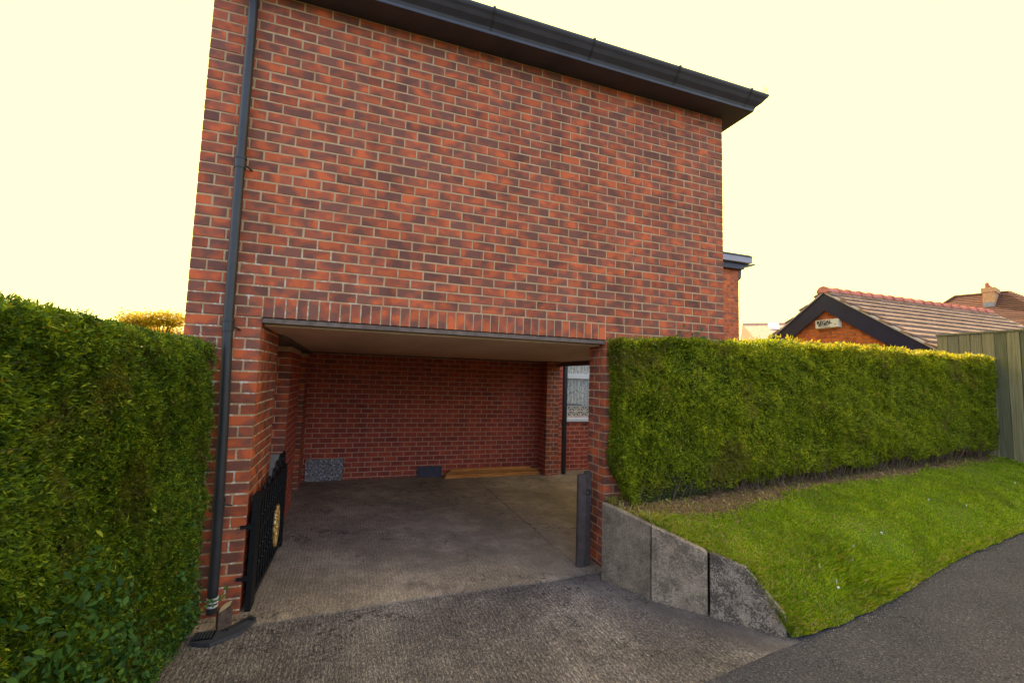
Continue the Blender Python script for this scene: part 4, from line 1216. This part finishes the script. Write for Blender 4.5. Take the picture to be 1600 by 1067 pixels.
# litter of dead leaves and clippings under the hedge and on the drive edge
s, t_, P = grass(9000)
kp = RN.uniform(0, 1, 9000) < np.clip((bare_w(P[:, 0]) + 0.2 - (hf_y(P[:, 0]) - P[:, 1])) / 0.2, 0.05, 1)
P = P[kp] + np.array([0, 0, 0.012])
Q = ovals(P, np.tile([0, -0.2, 1.0], (len(P), 1)), 0.030, 0.014, 0.5)
setp(link('leaf_litter', np_mesh('leaf_litter', Q, 6, leaf_mat('litter', [(0, (0.10, 0.05, 0.02)), (0.6, (0.22, 0.12, 0.05)), (1, (0.36, 0.24, 0.12))], None, 0.1), {'rnd': RN.uniform(0, 1, len(Q))})), 'brown dead leaves and clippings scattered under the right hedge', 'leaf litter', kind='stuff')

# grit in the joint and at the foot of the pier
def stones(name, pts, smin, smax, mat, label):
    V_ = []
    t4 = np.array([[1, 1, 1], [1, -1, -1], [-1, 1, -1], [-1, -1, 1]], dtype=float) * 0.6
    fs = [(0, 1, 2), (0, 3, 1), (0, 2, 3), (1, 3, 2)]
    for p_ in pts:
        q_ = np.linalg.qr(RN.normal(0, 1, (3, 3)))[0]
        v_ = (t4 @ q_) * RN.uniform(smin, smax) * np.array([1, 1, 0.7]) + np.array(p_)
        for f_ in fs: V_.append(v_[list(f_)])
    V_ = np.array(V_)
    return setp(link(name, np_mesh(name, V_, 3, mat, {'rnd': RN.uniform(0, 1, len(V_))})), label, 'grit', kind='stuff')
pts = []
for _ in range(1500):
    x = RN.uniform(4.3, 12); pts.append((x, edge_y(x) - abs(RN.normal(0, 0.05)) + 0.02, road_z(x) + 0.004))
for _ in range(500):
    x = RN.uniform(0.3, 3.5); pts.append((x, jy(x) + RN.normal(0, 0.03), 0.012))
for _ in range(260):
    pts.append((RN.uniform(0.55, 0.80), RN.uniform(-0.3, 0.25), 0.013))
for _ in range(400):
    y = RN.uniform(-1.5, -0.15); pts.append((slabline_x(y) - abs(RN.normal(0, 0.03)) - 0.01, y, 0.010))
for _ in range(500):
    pts.append((RN.uniform(0.0, 0.40), RN.uniform(-1.6, -0.4), 0.012))
for _ in range(300):
    pts.append((RN.uniform(0.6, 4.8), D - abs(RN.normal(0, 0.02)) - 0.005, 0.014))
M_GRIT = leaf_mat('grit_stones', [(0, (0.05, 0.035, 0.025)), (0.5, (0.16, 0.12, 0.09)), (1, (0.42, 0.34, 0.26))], None, 0.02)
stones('loose_grit', pts, 0.002, 0.0065, M_GRIT, 'loose grit and soil crumbs along the edges of drive and road')
# daisies
def at_px(u, v, z):
    d = RR * ((u - 800) / 702.32) - UP * ((v - 533.5) / 702.32) + FF
    return CAM + d * ((z - CAM.z) / d.z)
def on_lawn(u, v):
    best = None
    for j in range(NY + 1):
        for i in range(NX + 1):
            q = grid[j][i]; a, b, _ = proj(q); e = (a - u) ** 2 + (b - v) ** 2
            if best is None or e < best[0]: best = (e, q)
    return best[1]
dm = None
spots = [(1378, 834, 'single white daisy in the middle of the lawn'), (1335, 859, 'white daisy left of the lawn middle above the long grass'), (1330, 877, 'tiny white daisy just below its neighbour left of the lawn middle'),
         (1278, 884, 'white daisy on the lawn nearest the concrete end slab'), (1308, 918, 'upper of the two white daisies low on the bank'), (1309, 925, 'lower of the two white daisies low on the bank'),
         (1452, 784, 'white daisy high on the lawn under the hedge'), (1512, 794, 'white daisy toward the right of the lawn'), (1586, 756, 'white daisy on the far right of the lawn near the fence')]
for u, v, lab in spots:
    p_ = on_lawn(u, v) + Vector((0, 0, 0.034))
    if dm is None:
        g = MB()
        for k_ in range(10):
            a_ = k_ * math.pi / 5
            c_, s_ = math.cos(a_), math.sin(a_)
            g.add([(0.003 * c_, 0.003 * s_, 0), (0.010 * c_ - 0.003 * s_, 0.010 * s_ + 0.003 * c_, 0.002), (0.015 * c_, 0.015 * s_, 0.001), (0.010 * c_ + 0.003 * s_, 0.010 * s_ - 0.003 * c_, 0.002)], [(0, 3, 2, 1)])
        g.tube([(0, 0, -0.03), (0, 0, 0.004)], 0.0035, 6)
        dm = g.mesh('daisy'); dm.materials.append(M_PETAL)
    o = bpy.data.objects.new('daisy', dm); COL.objects.link(o)
    o.location = p_; o.rotation_euler = (0.5, 0.1, R.uniform(0, 6)); o.scale = (0.75, 0.75, 0.75)
    setp(o, lab, 'daisy', 'daisies in the lawn')

# ------------------------------------------------------------------ fence
fn = thing('board_fence', 'tall weathered grey green board fence behind the end of the hedge', 'fence', (12.4, 0, 0.7))
FX = 12.42
bm_ = None
y = 1.62; k_ = 0
while y > -3.0:
    w_ = 0.172
    off = 0.0 if k_ % 2 else 0.008
    if bm_ is None:
        bm_ = MB().add([(-0.008, -0.0825, 0), (0.010, -0.0825, 0), (0.010, 0.0825, 0), (-0.008, 0.0825, 0), (-0.008, -0.0825, 2.36), (0.010, -0.0825, 2.36), (0.010, 0.0825, 2.36), (-0.008, 0.0825, 2.36)],
                       [(0, 1, 2, 3), (4, 7, 6, 5), (0, 4, 5, 1), (1, 5, 6, 2), (2, 6, 7, 3), (3, 7, 4, 0)]).mesh('board')
        bm_.materials.append(M_FENCE)
    o = bpy.data.objects.new('board', bm_); COL.objects.link(o); o.parent = fn
    o.location = Vector((FX - off, y - w_ / 2, 0.64 + R.uniform(-.006, .006))) - fn.location
    o.rotation_euler = (R.uniform(-.003, .003), 0, R.uniform(-.012, .012))
    y -= w_; k_ += 1
MB().box(FX + 0.0115, FX + 0.0185, -3.0, 1.61, 0.62, 2.99).build('gap_shade_sheet', plain('gap_shade', (0.05, 0.045, 0.03), 0.9, 0.1), fn)  # dark sheet added to shade the board gaps and stop light leaking through
MB().box(FX - 0.035, FX + 0.03, -3.0, 1.63, 3.005, 3.035).build('capping_rail', M_FENCE, fn)
MB().box(FX - 0.055, FX - 0.022, -1.9, 0.20, 2.55, 2.64).build('cross_rail', M_FENCE, fn)
MB().box(FX + 0.02, FX + 0.08, -3.0, 1.6, 2.4, 2.5).box(FX + 0.02, FX + 0.08, -3.0, 1.6, 1.1, 1.2).build('back_rail', M_FENCE, fn)

# ------------------------------------------------------------------ garage behind the hedge
GX, GY, GZ, SL = 12.72, 4.14, 4.405, 0.69
GL = 7.3
ga = thing('gabled_garage', 'orange brick garage with a tiled roof and dark blue bargeboards behind the hedge', 'garage', (GX, GY, 0.8))
HW = 3.15
def gp(x, dy, dz=0.0): return Vector((x, GY + dy, GZ - abs(dy) * SL + dz))
wallx = GX + 0.10
MB().add([(wallx, GY - 2.55, 0.6), (wallx, GY + 2.55, 0.6), (wallx, GY + 2.55, GZ - 2.55 * SL - 0.1), (wallx, GY, GZ - 0.1), (wallx, GY - 2.55, GZ - 2.55 * SL - 0.1),
          (wallx + GL, GY - 2.55, 0.6), (wallx + GL, GY + 2.55, 0.6), (wallx + GL, GY + 2.55, GZ - 2.55 * SL - 0.1), (wallx + GL, GY, GZ - 0.1), (wallx + GL, GY - 2.55, GZ - 2.55 * SL - 0.1)],
         [(0, 1, 2, 3, 4), (9, 8, 7, 6, 5), (0, 5, 6, 1), (1, 6, 7, 2), (4, 9, 5, 0), (2, 7, 8, 3), (3, 8, 9, 4)]).build('wall', plain('garage_mortar', (0.36, 0.22, 0.13), 0.95, 0.1, 0.2), ga)
zc = 2.0; row = 0; cnt = 0
gm = {}
while zc < GZ - 0.25:
    hw = (GZ - 0.12 - (zc + 0.082)) / SL
    hw = min(hw, 2.5)
    yj = [-hw] + [v_ for v_ in np.arange(-2.7 + (0.117 if row % 2 else 0), 2.7, 0.235) if -hw + 0.05 < v_ < hw - 0.05] + [hw]
    for a, b in zip(yj, yj[1:]):
        key = round(b - a, 2)
        if key not in gm:
            v_, f_ = brick_geo(0.03, b - a - 0.012, 0.078, '-x', 0.001)
            me = bpy.data.meshes.new('brick'); me.from_pydata(v_, [], f_); me.materials.append(M_BRICK_GAR); gm[key] = me
        o = bpy.data.objects.new('brick', gm[key]); COL.objects.link(o); o.parent = ga
        o.location = Vector((wallx + 0.009, GY + (a + b) / 2, zc + 0.045)) - ga.location
        cnt += 1
    zc += 0.090; row += 1
bt = 0.46                                             # bargeboards
for sg in (-1, 1):
    MB().prism([(GX, GY, GZ - 0.05), (GX, GY + sg * 3.2, GZ - 0.05 - 3.2 * SL), (GX, GY + sg * 3.2, GZ - 0.05 - bt - 3.2 * SL), (GX, GY, GZ - 0.05 - bt)][::sg], (0.03, 0, 0)).build('bargeboard', M_NAVY, ga)
    MB().prism([(GX - 0.03, GY, GZ - 0.005), (GX - 0.03, GY + sg * 3.25, GZ - 0.005 - 3.25 * SL), (GX - 0.03, GY + sg * 3.25, GZ - 0.048 - 3.25 * SL), (GX - 0.03, GY, GZ - 0.048)][::sg], (GL + 0.3, 0, 0)).build('undercloak', plain('verge_mortar', (0.42, 0.34, 0.27), 0.9, 0.1, 0.2, 12), ga)
# courses of tiles, each laid over the one below; tile joints in every course
sl_ = math.atan(SL)
nrm_l = math.sqrt(1 + SL * SL)
gauge = 0.262
ncr = int(HW * nrm_l / gauge)
for sg in (-1, 1):
    for k_ in range(ncr):
        g = MB()
        d0 = (k_ + 0) * gauge / nrm_l; d1 = (k_ + 1.16) * gauge / nrm_l
        nt_ = 28
        tw = (GL + 0.05) / nt_
        for i in range(nt_):
            x0_ = GX - 0.04 + i * tw + 0.0015 + (tw / 2 if k_ % 2 else 0); x1_ = x0_ + tw - 0.003
            if k_ % 2 and i == nt_ - 1: x1_ = x0_ + tw / 2 - 0.006
            up = 0.006; lo = 0.062 + R.uniform(-.003, .004)
            a1 = gp(x0_, sg * d0, up + 0.004); a2 = gp(x1_, sg * d0, up + 0.004)
            b1 = gp(x0_, sg * d1, lo + 0.012); b2 = gp(x1_, sg * d1, lo + 0.012)
            dz = Vector((0, 0, -0.045))
            g.add([a1, a2, b2, b1, a1 + dz, a2 + dz, b2 + dz, b1 + dz], [(0, 1, 2, 3), (7, 6, 5, 4), (0, 4, 5, 1), (1, 5, 6, 2), (2, 6, 7, 3), (3, 7, 4, 0)])
        me = g.mesh('tile_course')
        at = me.attributes.new('rnd', 'FLOAT', 'POINT')
        vals = []
        for i in range(nt_): vals += [R.random()] * 8
        at.data.foreach_set('value', vals)
        o = link('tile_course', me, M_TILE, ga)
rm = None
nr = 17
tl_ = (GL + 0.04) / nr
for i in range(nr):
    if rm is None:
        g = MB(); vs_ = []
        for x_, s_ in ((0, 1.18), (tl_ * 0.3, 1.06), (tl_ + 0.03, 0.92)):
            for q_ in range(7):
                a_ = math.radians(-8 + 196 * q_ / 6)
                vs_.append((x_, 0.14 * s_ * math.cos(a_), -0.055 + 0.125 * s_ * math.sin(a_)))
        g.add(vs_, [(r_ * 7 + q_, r_ * 7 + q_ + 1, r_ * 7 + 8 + q_, r_ * 7 + 7 + q_) for r_ in (0, 1) for q_ in range(6)] + [(6, 5, 4, 3, 2, 1, 0), (14, 15, 16, 17, 18, 19, 20)])
        rm = g.mesh('ridge_tile'); rm.materials.append(M_RIDGE)
    o = bpy.data.objects.new('ridge_tile', rm); COL.objects.link(o); o.parent = ga
    o.location = Vector((GX - 0.05 + i * tl_, GY, GZ + 0.035)) - ga.location
# alarm box with lettering
bx = thing('alarm_box', 'cream alarm box lettered REGAL on the garage gable', 'alarm box', (wallx, GY, 3.7))
by0, by1, bz0, bz1 = GY - 0.37, GY + 0.26, 3.43, 3.66
MB().add([(wallx - 0.02, by0 - 0.01, bz0 - 0.01), (wallx - 0.02, by1 + 0.01, bz0 - 0.01), (wallx - 0.02, by1 + 0.01, bz1 + 0.01), (wallx - 0.02, by0 - 0.01, bz1 + 0.01),
          (wallx - 0.10, by0 + 0.02, bz0 + 0.015), (wallx - 0.10, by1 - 0.015, bz0 + 0.015), (wallx - 0.10, by1 - 0.015, bz1 - 0.012), (wallx - 0.10, by0 + 0.02, bz1 - 0.012)],
         [(0, 1, 2, 3), (7, 6, 5, 4), (0, 4, 5, 1), (1, 5, 6, 2), (2, 6, 7, 3), (3, 7, 4, 0)]).build('cover', M_CREAM, bx)
def text(body, size, y_, z_, x_, parent, bold=0.0, sx_=1.0):
    cu_ = bpy.data.curves.new('lettering', 'FONT')
    cu_.body = body; cu_.size = size; cu_.extrude = 0.002; cu_.offset = bold; cu_.align_x = 'CENTER'; cu_.align_y = 'CENTER'
    tmp = bpy.data.objects.new('tmp', cu_)
    COL.objects.link(tmp)
    me = bpy.data.meshes.new_from_object(tmp)
    bpy.data.objects.remove(tmp)
    Mx = Matrix.Translation((x_, y_, z_)) @ Matrix(((0, 0, -1, 0), (-1, 0, 0, 0), (0, 1, 0, 0), (0, 0, 0, 1))) @ Matrix.Diagonal((sx_, 1, 1, 1))
    me.transform(Mx)
    me.materials.append(M_LETTER)
    return link('lettering', me, None, parent)
text('REGAL', 0.125, GY + 0.015, 3.585, wallx - 0.104, bx, 0.004, 1.05)
text('SECURITY', 0.055, GY + 0.02, 3.515, wallx - 0.104, bx, 0.001, 1.25)
MB().box(wallx - 0.103, wallx - 0.1005, GY - 0.13, GY + 0.17, 3.465, 3.472).box(wallx - 0.103, wallx - 0.1005, GY - 0.275, GY - 0.255, 3.50, 3.518).build('printed_marks', M_LETTER, bx)
fl = MB().cbox(wallx - 0.16, wallx - 0.0, GY + 0.10, GY + 0.50, 2.93, 3.02, 0.01)
setp(fl.build('floodlight', M_BLACK), 'black floodlight on the garage gable just above the hedge', 'light fitting')

# ------------------------------------------------------------------ houses beyond
def P_at(u, v, d): 
    return CAM + (RR * ((u - 800) / 702.32) - UP * ((v - 533.5) / 702.32) + FF) * d
fh = thing('hipped_house', 'distant house with a red brown hipped roof and a brick chimney', 'house', tuple(Vector((40, 13, 1))))
RL, RRt = P_at(1492, 464, 32), P_at(1577, 464, 30.0)
RRt.z = RL.z
u_ = (RRt - RL); u_.z = 0; u_.normalize(); nn_ = Vector((u_.y, -u_.x, 0))
if nn_.dot(CAM - RL) < 0: nn_ = -nn_
dep, drop = 4.4, 3.1
c0 = RL - u_ * 2.9 + nn_ * dep - Vector((0, 0, drop)); c1 = RRt + u_ * 3.6 + nn_ * dep - Vector((0, 0, drop))
c2 = RRt + u_ * 3.6 - nn_ * dep - Vector((0, 0, drop)); c3 = RL - u_ * 2.9 - nn_ * dep - Vector((0, 0, drop))
rf = MB().add([c0, c1, c2, c3, RL, RRt], [(0, 1, 5, 4), (1, 2, 5), (2, 3, 4, 5), (3, 0, 4), (3, 2, 1, 0)]).build('roof', M_FARROOF, fh)
# hip and ridge tiles
for a, b in ((RL, RRt), (RL, c0), (RRt, c1), (RL, c3), (RRt, c2)):
    MB().tube([a + Vector((0, 0, .02)), b + Vector((0, 0, .02))], 0.10, 8).build('ridge', M_FARROOF, rf)
ncs = 20
for k_ in range(ncs):                      # tile courses as shallow steps
    a = RL.lerp(c0, (k_ + 1) / (ncs + 1)); b = RRt.lerp(c1, (k_ + 1) / (ncs + 1))
    up_ = Vector((0, 0, 0.035)); dn = (c0 - RL).normalized() * 0
    w1 = nn_ * (-dep / (ncs + 1)) + Vector((0, 0, drop / (ncs + 1)))
    MB().add([a + up_ + nn_ * 0.02, b + up_ + nn_ * 0.02, b + w1 * 0.96 + Vector((0, 0, 0.004)), a + w1 * 0.96 + Vector((0, 0, 0.004)), a + nn_ * 0.02, b + nn_ * 0.02], [(0, 1, 2, 3), (4, 5, 1, 0)]).build('tile_course', M_FARROOF, rf)
g = MB()
g.prism([c0 - nn_ * 0.4 + u_ * 0.4 - Vector((0, 0, .01)), c1 - nn_ * 0.4 - u_ * 0.4 - Vector((0, 0, .01)), c2 + nn_ * 0.4 - u_ * 0.4 - Vector((0, 0, .01)), c3 + nn_ * 0.4 + u_ * 0.4 - Vector((0, 0, .01))], (0, 0, -6))
g.build('wall', plain('far_wall', (0.42, 0.2, 0.12), 0.9, 0.1), fh)
MB().prism([c0 - u_ * 0.03 + nn_ * 0.08, c1 + nn_ * 0.08, c1 - nn_ * 0.05, c0 - u_ * 0.03 - nn_ * 0.05], (0, 0, -0.22)).build('white_gutter', M_WHITE, fh)
# chimney
cb = P_at(1531, 470, 30.6)
lx = (P_at(1547.5, 470, 30.2) - P_at(1535.5, 470, 30.0)).length
ch = MB()
ctr = P_at(1535.5, 472, 29.9); ang = math.atan2(u_.y, u_.x) - 0.12
MC = Matrix.Translation((ctr.x, ctr.y, 0)) @ Matrix.Rotation(ang, 4, 'Z')
zt = P_at(1535.5, 450, 29.9).z; zb = ctr.z - 0.9
ch.box(0, 0.55, 0, 1.35, zb, zt - 0.30, MC)
ch.box(-0.05, 0.60, -0.05, 1.40, zt - 0.30, zt, MC)
cho = ch.build('chimney', M_CHIM, rf)
MB().box(0.02, 0.53, -0.06, -0.002, ctr.z - 0.4, ctr.z - 0.05, MC).build('lead_flashing', M_LEAD, rf)
for i, (cy_, hh) in enumerate(((0.12, 0.35), (0.48, 0.22), (0.84, 0.22), (1.2, 0.18))):
    MB().tube([MC @ Vector((0.22, cy_, zt)), MC @ Vector((0.22, cy_, zt + hh))], [0.12, 0.095], 10).build('chimney_pot', M_RIDGE, rf)
# low porch roof in front
pr = MB()
q0, q1, q2, q3 = P_at(1556, 505, 22), P_at(1584, 505, 22), P_at(1598, 514.5, 21), P_at(1568, 514.5, 21)
q0.z = q1.z = (q0.z + q1.z) / 2; q2.z = q3.z = (q2.z + q3.z) / 2
po = thing('lean_to', 'small lean to with red tiled roof and white fascia before the far house', 'outbuilding', tuple(Vector((q3.x, q3.y, 1))))
pr.prism([q0, q1, q2, q3], (0, 0, -0.08)).build('roof', M_FARROOF, po)
MB().prism([q3 - Vector((0, 0, .082)), q2 - Vector((0, 0, .082)), q1 - Vector((0, 0, .082)), q0 - Vector((0, 0, .082))], (0, 0, -0.14)).build('fascia', M_WHITE, po)
MB().prism([q3.lerp(q1, .1) - Vector((0, 0, .5)), q2.lerp(q0, .1) - Vector((0, 0, .5)), q1.lerp(q3, .1) - Vector((0, 0, .5)), q0.lerp(q2, .1) - Vector((0, 0, .5))], (0, 0, -3)).build('wall', plain('lean_wall', (0.06, 0.06, 0.07), 0.9, 0.1), po)

mh = thing('pale_roofed_house', 'distant house with a pale pink tiled roof and a white rooflight', 'house', (24, 14, 1))
A_, B_ = P_at(1160, 507, 26), P_at(1245, 503, 25); B_.z = A_.z
u2 = (B_ - A_); u2.z = 0; u2.normalize(); n2_ = Vector((u2.y, -u2.x, 0))
if n2_.dot(CAM - A_) < 0: n2_ = -n2_
e0 = A_ - u2 * 0.0 + n2_ * 4.2 - Vector((0, 0, 2.2)) + u2 * 0.9; e1 = B_ + n2_ * 4.2 - Vector((0, 0, 2.2)); e2 = B_ - n2_ * 4.2 - Vector((0, 0, 2.2)); e3 = A_ - n2_ * 4.2 - Vector((0, 0, 2.2))
rf2 = MB().add([A_, B_, e1, e0, e2, e3], [(3, 2, 1, 0), (0, 1, 4, 5), (0, 5, 3), (1, 2, 4), (5, 4, 2, 3)]).build('roof', M_PINKROOF, mh)
MB().tube([A_, B_], 0.09, 8).build('ridge', M_PINKROOF, rf2)
w0, w1_ = P_at(1200, 508, 25.3), P_at(1216, 508, 25.0)
MB().prism([w0, w1_, w1_ + n2_ * 0.5 - Vector((0, 0, .30)), w0 + n2_ * 0.5 - Vector((0, 0, .30))], (0, 0, 0.12)).build('rooflight', M_WHITE, rf2)
MB().prism([e0 - n2_ * .3 + u2 * .3, e1 - n2_ * .3 - u2 * .3, e2 + n2_ * .3 - u2 * .3, e3 + n2_ * .3 + u2 * .3], (0, 0, -4)).build('wall', plain('pale_wall', (0.6, 0.5, 0.4), 0.9, 0.1), mh)

# ------------------------------------------------------------------ golden tree
tr = thing('golden_tree', 'small golden leaved tree behind the left hedge beside the house corner', 'tree', (-3.55, 10.3, 0))
base = Vector((-3.55, 10.3, -0.05))
cc = P_at(252, 513, 12.0); cc.y = max(cc.y, 9.6)
g = MB()
g.tube([base, base + Vector((0.03, 0, 1.1)), Vector((cc.x, cc.y, cc.z - 0.75))], [0.09, 0.07, 0.05], 10)
tips = []
for i in range(26):
    a_ = i * 2.4; r_ = 0.25 + 0.75 * ((i * 0.618) % 1)
    e = Vector((cc.x + 1.0 * r_ * math.cos(a_), cc.y + 1.0 * r_ * math.sin(a_), cc.z + 0.40 * (1 - r_ * r_) - 0.18 * r_ + R.uniform(-.14, .05)))
    s0 = Vector((cc.x, cc.y, cc.z - 0.75 + 0.2 * R.random()))
    g.tube([s0, s0.lerp(e, 0.5) + Vector((0, 0, -0.06)), e], [0.028, 0.016, 0.006], 6)
    tips.append(e)
g.build('trunk', M_TWIG, tr)
Pl = np.concatenate([np.array(e)[None] + RN.normal(0, 1, (520, 3)) * [0.17, 0.17, 0.075] for e in tips])
Q = ovals(Pl, np.tile([0, -0.3, 1.0], (len(Pl), 1)), 0.06, 0.035, 0.6)
o = link('crown', np_mesh('crown', Q, 6, M_GOLD_TREE, {'rnd': RN.uniform(0, 1, len(Q))}), None, tr)
